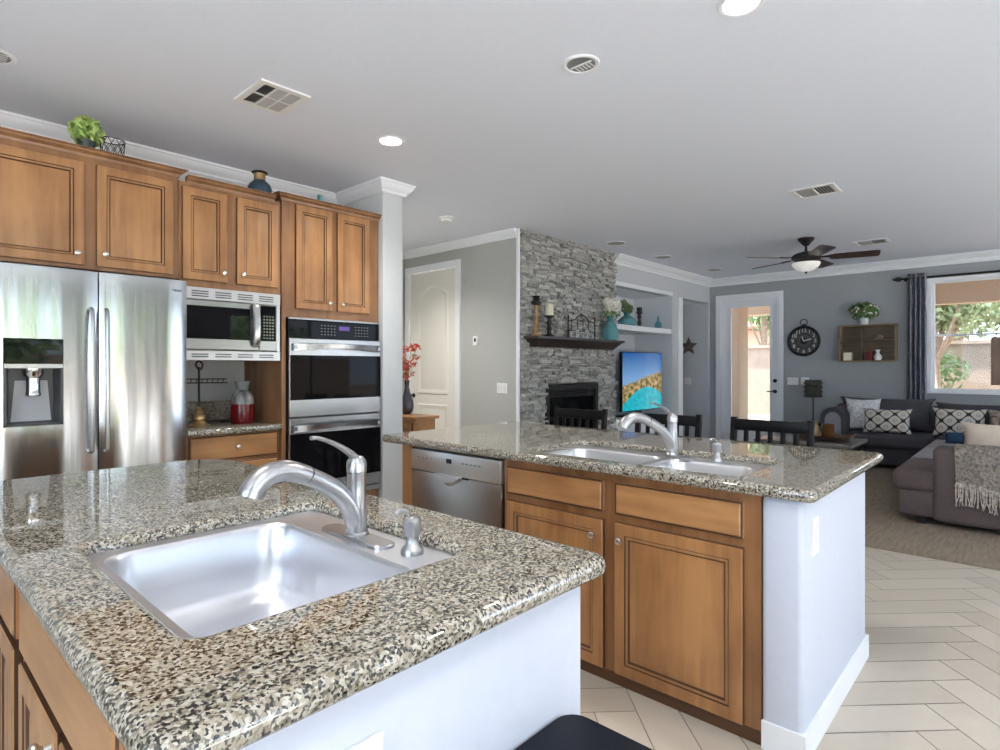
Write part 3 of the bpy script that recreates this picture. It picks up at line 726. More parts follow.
# pull-out faucet (local: spout towards -x)
def faucet(name, label, loc, rz):
    t = thing(name, label, 'faucet', loc, rz=rz)
    bm = BM(); loft(bm, [rrect(0,0,.030,.135,.0299,0,10), rrect(0,0,.030,.135,.0299,.006,10), rrect(0,0,.026,.131,.0259,.009,10)], cap0=True); obj('deck_plate', bm, M_nickel, t, local=True)
    bm = BM(); lathe(bm, [(.031,.009),(.031,.013),(.027,.018),(.0255,.06),(.024,.12),(.0235,.168),(.024,.170),(.022,.172),(.0245,.174),(.025,.19),(.023,.202),(.016,.212),(.004,.215)], n=28); obj('body', bm, M_nickel, t, local=True)
    P = smooth_path([(-.002,0,.035),(-.020,0,.085),(-.054,0,.128),(-.094,0,.158),(-.131,0,.180)], 5); k = len(P)
    bm = BM(); tube(bm, P, [.025-.0025*i/(k-1) for i in range(k)], 18); sp = obj('spout', bm, M_nickel, t, local=True)
    P2 = smooth_path([(-.134,0,.1815),(-.171,0,.197),(-.203,0,.202),(-.236,0,.193),(-.260,0,.170),(-.268,0,.152)], 5); k = len(P2)
    bm = BM(); tube(bm, P2, [.0235+.0035*math.sin(PI*.5*i/(k-1)) for i in range(k)], 18); hd = obj('spray_head', bm, M_nickel, t, local=True)
    bm = BM(); tube(bm, [(-.129,0,.1795),(-.136,0,.1823)], .0225, 18); obj('seam_ring', bm, M_black, sp, local=True)
    bm = BM(); tube(bm, smooth_path([(-.185,0,.178),(-.212,0,.176),(-.236,0,.166)], 4), [.004]*9, 8); obj('spray_button', bm, M_black, hd, local=True)
    P3 = smooth_path([(0,0,.205),(-.025,0,.228),(-.062,0,.252),(-.104,0,.270),(-.124,0,.272)], 4); k = len(P3)
    bm = BM(); tube(bm, P3, [.010-.005*min(1,i/(k*.6)) for i in range(k)], 10); bmesh.ops.scale(bm, vec=(1,1.5,1), verts=bm.verts); obj('lever_handle', bm, M_nickel, t, local=True)
    for o in t.children_recursive: o.data.transform(Matrix.Diagonal((1,1,.95,1)))
    return t
faucet('faucet', 'large brushed nickel pull-out faucet on the near island sink', (.825,1.245,.895), 0)
def soap(name, label, loc, rz=0):
    t = thing(name, label, 'soap dispenser', loc, rz=rz)
    bm = BM(); lathe(bm, [(.026,0),(.026,.008),(.024,.012),(.023,.014),(.015,.022),(.0125,.032),(.0125,.04)], n=22); obj('base', bm, M_nickel, t, local=True)
    bm = BM(); lathe(bm, [(.0125,.04),(.0185,.042),(.0200,.046),(.0200,.076),(.015,.082),(.006,.084)], n=22); obj('pump', bm, M_nickel, t, local=True)
    bm = BM(); tube(bm, smooth_path([(-.006,0,.078),(-.010,0,.09),(-.022,0,.101),(-.040,0,.104),(-.050,0,.098)], 4), .0045, 8); obj('nozzle', bm, M_nickel, t, local=True)
soap('soap_dispenser', 'nickel soap pump beside the near island faucet', (.84,1.045,.895), .1)
# black stool tucked at the island's white end wall
def low_stool():
    t = thing('counter_stool', 'black square-topped stool standing against the near island white wall', 'stool', (.79,.515,0))
    bm = BM(); loft(bm, [rrect(.79,.515,.195,.195,.05,.575,6), rrect(.79,.515,.195,.195,.05,.585,6), rrect(.79,.515,.195,.195,.05,.603,6), rrect(.79,.515,.193,.193,.045,.612,6)], cap0=True); obj('seat', bm, mat('black_satin_seat', (.006,.008,.014), .4, IOR=1.25), t)
    for sx in (-1,1):
        for sy in (-1,1):
            bm = BM(); x, y = .79+sx*.15, .515+sy*.15; xb, yb = .79+sx*.185, .515+sy*.185
            loft(bm, [rrect(xb,yb,.016,.016,.004,0,2), rrect(x,y,.019,.019,.004,.58,2)], cap0=True); obj('leg', bm, M_blackwood, t)
    bm = BM()
    for s in (-1,1): box(bm, .62,.96,.515+s*.172-.01,.515+s*.172+.01,.20,.235); box(bm, .79+s*.168-.01,.79+s*.168+.01,.345,.685,.28,.315)
    obj('stretcher', bm, M_blackwood, t, sharp=0)
low_stool()

# ================================================================== PENINSULA (far island)
slab('countertop', [(2.05,.515,.03),(3.215,.515,.03),(3.215,2.86,.05),(2.05,2.86,.05)], [[(2.16,.80,.04),(2.66,.80,.04),(2.66,1.82,.04),(2.16,1.82,.04)]], .877, .043,
     'long granite bar countertop with a double sink in front of the stools')
t = thing('sink_cabinet', 'wooden sink base with two drawer fronts and two panelled doors below the bar counter', 'cabinet', (2.4, 1.3, 0))
bm = BM(); box(bm, 2.105,2.17,.70,1.905,.05,.875); box(bm, 2.69,2.715,.70,1.905,.05,.875); box(bm, 2.17,2.69,1.88,1.905,.05,.875); box(bm, 2.17,2.69,.70,.72,.05,.875); box(bm, 2.17,2.69,.72,1.88,.05,.07); obj('cabinet_body', bm, M_frame, t, sharp=0)
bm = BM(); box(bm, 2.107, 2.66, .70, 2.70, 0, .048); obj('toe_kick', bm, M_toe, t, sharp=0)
f = face_map('-x', (2.105, 0, 0))
for a, b in ((1.335,1.878),(.758,1.277)):
    obj('drawer_front', door_bm(f, -b, -a, .712, .842, DRAW_P), [M_woody, M_glaze], t, sharp=30)
for a, b, k in ((1.335,1.878,1.375),(.758,1.277,1.245)):
    d = obj('door', door_bm(f, -b, -a, .055, .678), [M_wood, M_glaze], t, sharp=30); obj('knob', knob_bm(f, -k, .612), M_knob, d)
bm = BM(); box(bm, 2.10, 2.70, 2.615, 2.70, .0, .875); obj('end_panel', bm, M_wood, t, sharp=0)
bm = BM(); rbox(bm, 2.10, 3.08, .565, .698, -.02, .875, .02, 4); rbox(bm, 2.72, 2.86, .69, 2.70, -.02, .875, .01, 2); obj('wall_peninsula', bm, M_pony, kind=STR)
baseboard('baseboard_peninsula', [(3.08,.695),(3.08,.565),(2.10,.565),(2.10,.695)], .70)
# dishwasher
t = thing('dishwasher', 'stainless dishwasher with curved pocket handle under the bar counter', 'dishwasher', (2.4, 2.255, 0))
bm = BM(); box(bm, 2.12, 2.68, 1.912, 2.608, .05, .865); obj('dishwasher_body', bm, M_dgrey, t, sharp=0)
bm = BM(); rbox(bm, 2.085, 2.13, 1.915, 2.605, .745, .862, .006, 2); cp = obj('control_panel', bm, mat('silver_panel', (.62,.62,.61), .3, .8), t)
for i in range(5): bm = BM(); box(bm, 2.0835,2.0855, 2.05+i*.03,2.068+i*.03,.815,.822); obj('button', bm, M_grey, cp, sharp=0)
for i in range(4): bm = BM(); box(bm, 2.0835,2.0855, 2.42+i*.035,2.44+i*.035,.815,.822); obj('button', bm, M_grey, cp, sharp=0)
bm = BM(); box(bm, 2.083,2.0855,2.265,2.305,.808,.832); obj('display', bm, M_black, cp, sharp=0)
bm = BM(); rbox(bm, 2.09, 2.13, 1.915, 2.605, .08, .742, .006, 2); dd = obj('door', bm, mat('dishwasher_steel', (.46,.44,.42), .3, 1), t)
bm = BM(); n = 14; pv = None
for i in range(n+1):
    u = i/n; y = 2.39-.20*u; s = math.sin(PI*u); r = ring(bm, [(2.0905,y,.748),(2.068-.006*s,y,.746),(2.066-.006*s,y,.742-.034*s),(2.0905,y,.735-.048*s)])
    if pv: bridge(bm, pv, r)
    else: bm.faces.new(r)
    pv = r
bm.faces.new(pv); obj('handle', bm, M_trimw, dd, sharp=40)
bm = BM(); box(bm, 2.0885,2.0905,2.14,2.36,.735,.750); obj('handle_pocket', bm, M_black, dd, sharp=0)
M_sinkw = mat('pale_sink_steel', (.74,.745,.76), .3, 1)
sink('double_sink', 'double stainless sink with two bowls in the bar counter', 2.162, 2.658, .802, 1.818, [(2.195,2.545,1.28,1.78,.06),(2.195,2.545,.85,1.245,.06)], .893, .19, M_sinkw)
faucet('faucet', 'brushed nickel faucet turned sideways at the double sink on the bar counter', (2.605,1.275,.893), -.5)
soap('soap_dispenser', 'nickel soap pump beside the bar counter double sink', (2.61,1.06,.893), -.2)
def plate(name, label, bmf, det, cat='outlet', base=None):
    t = thing(name, label, cat, base); obj('cover_plate', bmf, M_plate, t)
    if det: obj('socket' if cat == 'outlet' else 'rocker', det, mat('ivory_plastic', (.74,.74,.73), .3), t)
bm = BM(); rbox(bm, 2.205,2.275,.559,.566,.665,.795,.002,1); b2 = BM(); rbox(b2, 2.223,2.257,.557,.561,.688,.772,.002,1); plate('wall_outlet', 'white outlet plate on the white end wall of the bar counter', bm, b2, base=(2.24,.565,.665))

bm = BM(); rbox(bm, .442,.515,.706,.7155,.655,.782,.002,1); b2 = BM(); rbox(b2, .461,.496,.704,.708,.678,.76,.002,1); plate('wall_outlet', 'white outlet plate on the near island white wall at the picture bottom', bm, b2, base=(.478,.715,.655))
# bar stools behind the peninsula
def bar_stool():
    t = thing('bar_stool', 'black slat-back bar stool nearest the fireplace', 'stool', (3.50,2.58,0), 'black stools along the bar counter')
    L_ = lambda n, bm: obj(n, bm, M_blackwood, t, local=True)
    bm = BM(); rbox(bm, -.20,.19,-.21,.21,.615,.655,.012,2); L_('seat', bm)
    for sy in (-1,1):
        bm = BM(); loft(bm, [rrect(-.18,sy*.19,.017,.017,.003,0,2), rrect(-.17,sy*.18,.017,.017,.003,.62,2)], cap0=True); L_('leg', bm)
        bm = BM(); loft(bm, [rrect(.235,sy*.222,.017,.018,.003,0,2), rrect(.19,sy*.222,.017,.018,.003,.62,2), rrect(.20,sy*.222,.015,.018,.003,.80,2), rrect(.222,sy*.222,.013,.018,.003,1.005,2)], cap0=True); L_('back_post', bm)
    bm = BM(); rbox(bm, .198,.225,-.215,.215,.925,.995,.006,2); L_('top_rail', bm)
    bm = BM(); rbox(bm, .188,.208,-.215,.215,.70,.735,.004,1); L_('lower_rail', bm)
    for i in range(5):
        bm = BM(); y = -.144+i*.072; loft(bm, [rrect(.198,y,.007,.014,.002,.73,2), rrect(.211,y,.007,.014,.002,.93,2)], cap0=True); L_('slat', bm)
    bm = BM()
    for sy in (-1,1): box(bm, -.17,.22,sy*.195-.01,sy*.195+.01,.25,.285)
    box(bm, -.185,-.165,-.19,.19,.20,.235); L_('stretcher', bm)
    return t
b = bar_stool()
dup(b, (3.50,1.855,0), 'black slat-back bar stool behind the bar faucet, middle of three')
dup(b, (3.50,1.18,0), 'black slat-back bar stool nearest the sofa')

# ================================================================== ITEMS ON CABINETS / COUNTER
def single(name, bm, m, label, cat, base, group=None, sharp=35):
    o = obj(name, bm, m, sharp=sharp); rebase(o, base); tagp(o, label, cat, group); return o
t = thing('potted_plant', 'bright green leafy plant in a dark pot on top of the cabinets', 'plant', (.84,3.97,2.535))
bm = BM(); lathe(bm, [(.036,2.535),(.042,2.56),(.046,2.60),(.047,2.605)], (.84,3.97,0)); obj('pot', bm, mat('dark_green_pot', (.02,.035,.03), .3), t)
bm = BM(); leaves(bm, (.84,3.97,2.66), (.088,.085,.08), 460, .022, 4); obj('foliage', bm, M_leafl, t, sharp=0, recalc=False)
bm = BM()
for r, z in ((.055,2.54),(.063,2.64)): tube(bm, [(.965+r*math.cos(a*PI/12), 3.96+r*math.sin(a*PI/12), z) for a in range(24)], .003, 6, closed=True)
for i in range(10):
    for s in (1,-1): tube(bm, [(.965+(.055+.008*k/6)*math.cos(2*PI*i/10+s*.9*k/6), 3.96+(.055+.008*k/6)*math.sin(2*PI*i/10+s*.9*k/6), 2.54+.1*k/6) for k in range(7)], .002, 5)
tube(bm, [(.965+.055*math.cos(a), 3.96+.055*math.sin(a), 2.538) for a in (0, PI)], .003, 5)
single('wire_basket', bm, M_iron, 'small dark wire basket on top of the cabinets', 'basket', (.965,3.96,2.535))
t = thing('vase', 'dark blue squat vase with tan neck on top of the microwave cabinet', 'vase', (1.85,3.98,2.51))
bm = BM(); lathe(bm, [(.05,2.51),(.075,2.53),(.082,2.56),(.07,2.59),(.045,2.615),(.04,2.62)], (1.85,3.98,0)); obj('body', bm, M_bluevase, t)
bm = BM(); lathe(bm, [(.04,2.62),(.038,2.65),(.042,2.665)], (1.85,3.98,0)); obj('neck', bm, M_bronze, t)
bm = BM(); lathe(bm, [(.042,2.665),(.055,2.675),(.05,2.68),(.04,2.678)], (1.85,3.98,0)); obj('rim', bm, M_iron, t)
bm = BM(); lathe(bm, [(.03,2.492),(.035,2.51),(.03,2.56),(.018,2.58),(.018,2.625),(.022,2.635)], (2.345,4.03,0), 16); single('bottle', bm, M_teal, 'teal bottle neck showing above the oven cabinet', 'bottle', (2.345,4.03,2.492))
# counter items
t = thing('mug_stand', 'slim dark stand with a bronze foot on the coffee counter', 'stand', (1.475,4.05,.926))
bm = BM(); lathe(bm, [(.065,.926),(.068,.935),(.045,.95),(.032,.965),(.04,.98),(.038,.995),(.022,1.01),(.028,1.03),(.012,1.05),(.006,1.06)], (1.475,4.05,0), 24); obj('base', bm, mat('brass_foot', (.50,.36,.18), .3, .8), t)
bm = BM(); tube(bm, [(1.475,4.05,1.05),(1.475,4.05,1.32)], .007, 10); obj('pole', bm, M_iron, t)
bm = BM(); tube(bm, smooth_path([(1.475,4.05,1.30),(1.455,4.05,1.335),(1.475,4.05,1.36),(1.498,4.05,1.335),(1.485,4.05,1.30)], 4), .006, 8); obj('hook', bm, M_iron, t)
bm = BM(); tube(bm, [(1.36,4.10,1.215),(1.64,4.00,1.215)], .004, 6); tube(bm, [(1.38,4.12,1.24),(1.64,4.02,1.24)], .004, 6)
for k in range(9): tube(bm, [(1.37+.03*k,4.10-.011*k,1.212),(1.385+.03*k,4.11-.011*k,1.243)], .003, 5)
obj('arm', bm, M_iron, t)
t = thing('ceramic_jar', 'grey and red glazed pottery jar on the coffee counter', 'jar', (1.79,4.12,.926))
bm = BM(); lathe(bm, [(.07,.926),(.078,.94),(.08,1.0),(.076,1.06)], (1.79,4.12,0), 24); obj('lower_body', bm, mat('red_glaze', (.13,.006,.009), .2), t)
bm = BM(); lathe(bm, [(.076,1.06),(.074,1.10),(.062,1.135),(.045,1.15),(.042,1.16)], (1.79,4.12,0), 24); obj('upper_body', bm, noisy('drip_glaze', (.04,.04,.04), (.42,.42,.40), 18, .2, stretch=(1,1,.3)), t)
bm = BM(); lathe(bm, [(.042,1.16),(.044,1.19),(.052,1.215),(.05,1.22),(.04,1.215)], (1.79,4.12,0), 24); obj('neck', bm, mat('grey_glaze', (.22,.24,.23), .25), t)

# console with vase of red flowers by the hall
t = thing('console_table', 'small wooden console cabinet standing beyond the white column', 'cabinet', (3.66,4.78,0))
bm = BM(); rbox(bm, 3.50,3.80,4.30,5.25,.815,.845,.006,2); obj('top', bm, M_woody, t)
bm = BM(); box(bm, 3.53,3.775,4.34,5.21,.08,.815); obj('cabinet_body', bm, M_woody, t, sharp=0)
for x in (3.55,3.755):
    for y in (4.36,5.19):
        bm = BM(); box(bm, x-.02,x+.02,y-.02,y+.02,0,.08); obj('leg', bm, M_frame, t, sharp=0)
f = face_map('-x', (3.53,0,0))
for a, b in ((4.38,4.76),(4.79,5.17)):
    d = obj('door', door_bm(f, -b, -a, .12,.78), [M_wood, M_glaze], t, sharp=30); obj('knob', knob_bm(f, -(4.73 if a < 4.5 else 4.82), .5), M_knob, d)
t = thing('flower_vase', 'dark slender vase of red blossoms beside the white column', 'vase', (3.68,4.66,.845))
cx, cy = 3.68, 4.66
bm = BM(); lathe(bm, [(.035,.845),(.06,.87),(.07,.92),(.062,.98),(.035,1.05),(.022,1.12),(.024,1.17),(.032,1.185)], (cx,cy,0), 20); obj('body', bm, mat('dark_pewter', (.09,.085,.10), .25, .6), t)
bm = BM(); R = random.Random(5); bl = []
for i in range(13):
    a = R.uniform(0, 6.28); s = R.uniform(.03,.14); h = R.uniform(.12,.36)
    e = (cx+s*math.cos(a), cy+s*math.sin(a), 1.18+h); bl.append(e); tube(bm, smooth_path([(cx,cy,1.15),(cx+s*.3*math.cos(a),cy+s*.3*math.sin(a),1.18+h*.5),e], 3), .0025, 5)
obj('stems', bm, M_leaf2, t)
bm = BM()
for e in bl[:10]: leaves(bm, e, (.042,.042,.042), 26, .024, int(e[0]*1e5) % 999, shell=.2)
for e in bl[:10]: leaves(bm, (e[0],e[1],e[2]-.10), (.03,.03,.03), 14, .018, int(e[1]*1e5) % 999, shell=.2)
obj('blossoms', bm, M_red, t, sharp=0, recalc=False)

# ================================================================== FIREPLACE
t = thing('fireplace', 'black framed fireplace insert set low in the stone wall', 'fireplace', (5.72,4.1,.0))
bm = BM()
for a,b,c,d in ((5.19,5.25,.30,1.115),(6.19,6.25,.30,1.115),(5.25,6.19,1.05,1.115),(5.25,6.19,.30,.36)): rbox(bm, a,b,4.055,4.14,c,d,.004,1)
obj('frame', bm, M_iron, t)
bm = BM()
for i in range(4): box(bm, 5.25,6.19,4.075,4.12,.965+i*.021,.977+i*.021)
obj('louvre', bm, M_iron, t, sharp=0)
bm = BM(); box(bm, 5.25,6.19,4.10,4.106,.36,.96); obj('glass_door', bm, M_blackglass, t, sharp=0)
t = thing('mantel_shelf', 'dark wooden mantel shelf fixed on the stone wall', 'shelf', (5.72,4.0,1.54))
bm = BM(); rbox(bm, 4.79,6.57,3.865,4.06,1.625,1.655,.004,1); obj('top_board', bm, M_dwood, t)
bm = BM(); loft(bm, [[(4.885,4.05,1.54),(4.885,3.96,1.54),(6.475,3.96,1.54),(6.475,4.05,1.54)],[(4.885,4.05,1.56),(4.885,3.95,1.56),(6.475,3.95,1.56),(6.475,4.05,1.56)],[(4.825,4.05,1.61),(4.825,3.90,1.61),(6.535,3.90,1.61),(6.535,4.05,1.61)],[(4.815,4.05,1.625),(4.815,3.89,1.625),(6.545,3.89,1.625),(6.545,4.05,1.625)]], cap0=True); obj('cornice', bm, M_dwood, t, sharp=20)
ym = 3.96; zm = 1.655
t = thing('candle_holder', 'tall bronze candlestick with dark cup at the left end of the mantel', 'candle holder', (4.885,ym,zm))
bm = BM(); lathe(bm, [(.055,zm),(.055,zm+.02),(.035,zm+.035),(.042,zm+.07),(.028,zm+.10),(.022,zm+.25),(.026,zm+.33)], (4.885,ym,0), 16); obj('stem', bm, M_bronze, t)
bm = BM(); lathe(bm, [(.026,zm+.33),(.05,zm+.345),(.058,zm+.37),(.045,zm+.375),(.03,zm+.40),(.045,zm+.43),(.02,zm+.435)], (4.885,ym,0), 16); obj('cup', bm, M_iron, t)
t = thing('candle_holder', 'dark turned candle holder with cream pillar candle on the mantel', 'candle holder', (5.115,ym,zm))
bm = BM(); lathe(bm, [(.06,zm),(.06,zm+.012),(.03,zm+.03),(.022,zm+.06),(.032,zm+.09),(.02,zm+.12),(.03,zm+.16),(.02,zm+.19),(.025,zm+.21),(.055,zm+.225),(.057,zm+.235)], (5.115,ym,0), 16); obj('stem', bm, M_iron, t)
bm = BM(); lathe(bm, [(.043,zm+.235),(.044,zm+.36),(.038,zm+.367)], (5.115,ym,0), 18); obj('candle', bm, M_cream, t)
t = thing('letter_rack', 'black wrought iron gate-shaped photo rack on the mantel', 'rack', (5.73,ym,zm))
bm = BM(); tube(bm, [(5.47,ym,zm),(5.47,ym,zm+.27)], .008, 8); tube(bm, [(6.02,ym,zm),(6.02,ym,zm+.27)], .008, 8)
tube(bm, [(5.47,ym,zm+.09),(6.02,ym,zm+.09)], .006, 6)
tube(bm, smooth_path([(5.47,ym,zm+.20),(5.60,ym,zm+.22),(5.66,ym,zm+.26),(5.745,ym,zm+.285),(5.83,ym,zm+.26),(5.89,ym,zm+.22),(6.02,ym,zm+.20)], 5), .007, 8); obj('frame', bm, M_iron, t)
bm = BM()
for i in range(4):
    x = 5.54+.115*i; tube(bm, [(x,ym,zm+.09),(x,ym,zm+.235)], .004, 6)
obj('bars', bm, M_iron, t)
for i in range(5):
    bm = BM(); x = 5.50+.10*i; box(bm, x,x+.075,ym-.012,ym-.008,zm+.01,zm+.085+.02*(i % 2)); obj('photo', bm, noisy('pale_photo_print%d' % i, (.10,.10,.10), (.6,.6,.58), 24+i, .4), t, sharp=0)
def flowers_vase(name, label, c, h, r, col, petal, seed, pr):
    t = thing(name, label, 'vase', c); x, y, z = c
    bm = BM(); lathe(bm, [(r*.75,z),(r,z+h*.12),(r,z+h*.45),(r*.55,z+h*.7),(r*.32,z+h*.78),(r*.34,z+h*.95),(r*.45,z+h)], (x,y,0), 22); obj('glass_body', bm, M_teal, t)
    bm = BM()
    for k in range(5): a = 1.3*k; tube(bm, [(x,y,z+h*.3),(x+.02*math.cos(a),y+.02*math.sin(a),z+h*1.05),(x+pr*.5*math.cos(a),y+pr*.5*math.sin(a),z+h+pr*.7)], .004, 5)
    obj('stems', bm, M_leaf2, t)
    bm = BM(); R = random.Random(seed)
    for k in range(9):
        a = R.uniform(0,6.28); q = pr*R.uniform(.2,.75); leaves(bm, (x+q*math.cos(a), y+q*.7*math.sin(a), z+h+pr*R.uniform(.35,1.25)), (pr*.42,pr*.42,pr*.38), 46, pr*.19, seed+k, shell=.5)
    obj('blossoms', bm, petal, t, sharp=0, recalc=False)
    bm = BM(); leaves(bm, (x,y,z+h+pr*.15), (pr*.9,pr*.8,pr*.3), 30, pr*.25, seed+50); obj('foliage', bm, M_leaf2, t, sharp=0, recalc=False)
flowers_vase('flower_vase', 'teal glass vase of cream hydrangeas at the right end of the mantel', (6.33,3.93,zm), .30, .10, None, M_petal, 21, .155)
flowers_vase('flower_vase', 'teal glass vase with green sprigs on the white niche shelf', (7.40,4.32,1.90), .21, .13, None, M_leaf, 31, .12)
bm = BM(); lathe(bm, [(.05,1.90),(.05,1.92),(.025,1.94),(.035,1.98),(.022,2.02),(.035,2.07),(.022,2.10),(.05,2.12),(.052,2.13),(.04,2.135),(.04,2.20),(.036,2.205)], (7.76,4.32,0), 16); single('candle_holder', bm, M_iron, 'dark turned candle holder on the white niche shelf', 'candle holder', (7.76,4.32,1.90))
bm = BM(); lathe(bm, [(.045,1.90),(.05,1.92),(.048,1.98),(.02,2.02),(.015,2.06),(.018,2.09)], (8.15,4.22,0), 16); single('bottle', bm, M_teal, 'small teal glass bottle at the right of the niche shelf', 'bottle', (8.15,4.22,1.90))
bm = BM(); rbox(bm, 6.8,8.3,4.16,4.6,.05,.60,.01,2); 
t = thing('media_cabinet', 'low white cabinet under the television in the niche', 'cabinet', (7.55,4.4,0)); obj('cabinet_body', bm, M_white, t)
bm = BM(); box(bm, 6.85,8.25,4.2,4.56,0,.05); obj('plinth', bm, M_white, t, sharp=0)
f = face_map('-y', (0,4.16,0))
for a in (6.83,7.32,7.81): obj('door', door_bm(f, a, a+.46, .09, .56), [M_white, M_white], t, sharp=30)
# television with a picture of a pool on its screen
def tv_mat():
    m = mat('screen_picture', (0,0,0), .15); uv = N(m, 'ShaderNodeTexCoord'); sp = N(m, 'ShaderNodeSeparateXYZ'); L(m, uv.outputs['UV'], sp.inputs[0])
    def Mt(op, a, b=None, v=None):
        n = N(m, 'ShaderNodeMath', operation=op); L(m, a, n.inputs[0])
        if b is not None: L(m, b, n.inputs[1])
        if v is not None: n.inputs[1].default_value = v
        return n.outputs[0]
    def mix(f, a, b):
        n = N(m, 'ShaderNodeMix'); n.data_type = 'RGBA'; L(m, f, n.inputs[0])
        for i, c in ((6, a), (7, b)):
            if isinstance(c, tuple): n.inputs[i].default_value = (*c, 1)
            else: L(m, c, n.inputs[i])
        return n.outputs[2]
    u, v = sp.outputs[0], sp.outputs[1]
    sky = ramp(m, v, [(.5, (.14,.28,.48)), (1, (.01,.07,.24))]).outputs[0]
    nz = N(m, 'ShaderNodeTexNoise', Scale=14, Detail=6); L(m, uv.outputs['UV'], nz.inputs['Vector'])
    land = ramp(m, nz.outputs[0], [(.35, (.03,.045,.01)), (.5, (.22,.16,.06)), (.65, (.45,.30,.15))]).outputs[0]
    hill = Mt('LESS_THAN', v, Mt('ADD', Mt('MULTIPLY', nz.outputs[0], v=.25), Mt('MULTIPLY_ADD', u, v=.16) if False else Mt('MULTIPLY', u, v=.28)) if False else Mt('ADD', Mt('MULTIPLY', nz.outputs[0], v=.22), Mt('ADD', Mt('MULTIPLY', u, v=.25), v=.32)))
    c = mix(hill, sky, land)
    pool = Mt('LESS_THAN', v, Mt('ADD', Mt('MULTIPLY', Mt('SINE', Mt('MULTIPLY', u, v=2.6)), v=.30), v=.10))
    water = ramp(m, nz.outputs[0], [(.3, (.0,.22,.30)), (.7, (.02,.42,.48))]).outputs[0]
    c = mix(pool, c, water)
    b = bsdf(m); L(m, c, b.inputs['Emission Color']); b.inputs['Emission Strength'].default_value = .62; return m
t = thing('television', 'television showing a pool scene in the wall niche beside the fireplace', 'television', (7.52,4.3,.60))
bm = BM(); rbox(bm, 7.09,8.26,4.215,4.26,.69,1.535,.006,2); obj('casing', bm, M_black, t)
bm = BM(); fc = bm.faces.new(ring(bm, [(7.10,4.2135,.70),(8.25,4.2135,.70),(8.25,4.2135,1.525),(7.10,4.2135,1.525)])); ul = bm.loops.layers.uv.new('UVMap')
for lp, q in zip(fc.loops, ((0,0),(1,0),(1,1),(0,1))): lp[ul].uv = q
obj('screen', bm, tv_mat(), t, sharp=0, recalc=False)
bm = BM(); rbox(bm, 7.3,7.74,4.2,4.45,.60,.615,.004,1); rbox(bm, 7.46,7.58,4.26,4.30,.612,.80,.004,1); obj('stand', bm, M_black, t)
# star on the recess wall
bm = BM(); P = []
for i in range(10):
    a = PI/2+PI*i/5; r = .165 if i % 2 == 0 else .075; P.append((9.685, 4.44+r*math.cos(a), 1.68+r*math.sin(a)))
c = bm.verts.new((9.655, 4.44, 1.68)); rg = ring(bm, P); bk = ring(bm, [(9.698, p[1], p[2]) for p in P])
for i in range(10): bm.faces.new((c, rg[i], rg[(i+1) % 10]))
bridge(bm, rg, bk); bm.faces.new(bk)
single('wall_star', bm, noisy('rustic_twig', (.05,.04,.03), (.17,.14,.11), 40, .9, bmp=.6), 'rustic brown five-pointed star hung in the wall recess', 'star', (9.698,4.44,1.52), sharp=0)
def switch(label, x, y, z, w, face, h=.115):
    f = {'-x': lambda a0,a1,b0,b1,d0,d1: (x-d1,x-d0,y+a0,y+a1,z+b0,z+b1), '-y': lambda a0,a1,b0,b1,d0,d1: (x+a0,x+a1,y-d1,y-d0,z+b0,z+b1)}[face]
    t = thing('light_switch', label, 'switch', (x,y,z)); bm = BM(); rbox(bm, *f(-w/2,w/2,-h/2,h/2,0,.007), .002, 1); obj('cover_plate', bm, M_plate, t)
    k = max(1, round(w/.05)-0)
    k = max(1, int(w/.045)-0) if w > .08 else 1
    for i in range(k):
        bm = BM(); cc = (i-(k-1)/2)*.046; rbox(bm, *f(cc-.016,cc+.016,-.033,.033,.006,.010), .002, 1); obj('rocker', bm, bpy.data.materials['ivory_plastic'], t)
switch('white triple switch plate on the grey wall left of the stone chimney', 4.74,4.325,1.085,.15,'-x')
switch('white switch plate in the wall recess below the star', 9.70,4.46,1.075,.12,'-x')
switch('wider white switch plate beside the patio door', 9.78,2.775,1.10,.16,'-x')
switch('narrower white switch plate left of the table lamp', 9.78,2.60,1.105,.115,'-x')
t = thing('thermostat', 'small white thermostat on the grey wall beside the hall door', 'thermostat', (4.74,4.735,1.62))
bm = BM(); rbox(bm, 4.722,4.741,4.70,4.77,1.565,1.675,.004,2); obj('case', bm, M_plate, t)
bm = BM(); box(bm, 4.7205,4.7225,4.72,4.75,1.61,1.65); obj('screen', bm, M_black, t, sharp=0)

# ================================================================== CEILING FIXTURES
def downlight(label, x, y, lit, power=1.0):
    t = thing('recessed_light', label, 'ceiling light', (x,y,ZC), 'recessed ceiling lights')
    bm = BM(); lathe(bm, [(.068,ZC-.001),(.072,ZC-.006),(.085,ZC-.008),(.092,ZC-.004),(.093,ZC+.001)], (x,y,0), 32, caps=False); obj('trim_ring', bm, M_white, t)
    if lit:
        bm = BM(); lathe(bm, [(.070,ZC-.003),(.03,ZC-.0035),(.001,ZC-.0035)], (x,y,0), 32, caps=False); obj('lens', bm, M_emit, t)
        l = bpy.data.lights.new('can_light', 'SPOT'); l.energy = CAN_W*power; l.spot_size = 2.5; l.spot_blend = .8; l.shadow_soft_size = .06; l.color = (1,.96,.90)
        o = bpy.data.objects.new('can_light', l); COL.objects.link(o); o.location = (0,0,-.03); o.parent = t
    else:
        bm = BM(); lathe(bm, [(.071,ZC-.003),(.066,ZC-.001),(.060,ZC-.0005)], (x,y,0), 32, caps=True); obj('baffle', bm, M_grey, t)
        bm = BM(); box(bm, x-.006,x+.006,y-.06,y+.06,ZC-.006,ZC-.001)
        for k in range(-2,3): box(bm, x+.012,x+.055,y+k*.02-.004,y+k*.02+.004,ZC-.004,ZC-.001)
        obj('gimbal', bm, M_plate, t, sharp=0)
downlight('lit recessed light in front of the oven cabinet', 2.33,3.12, True)
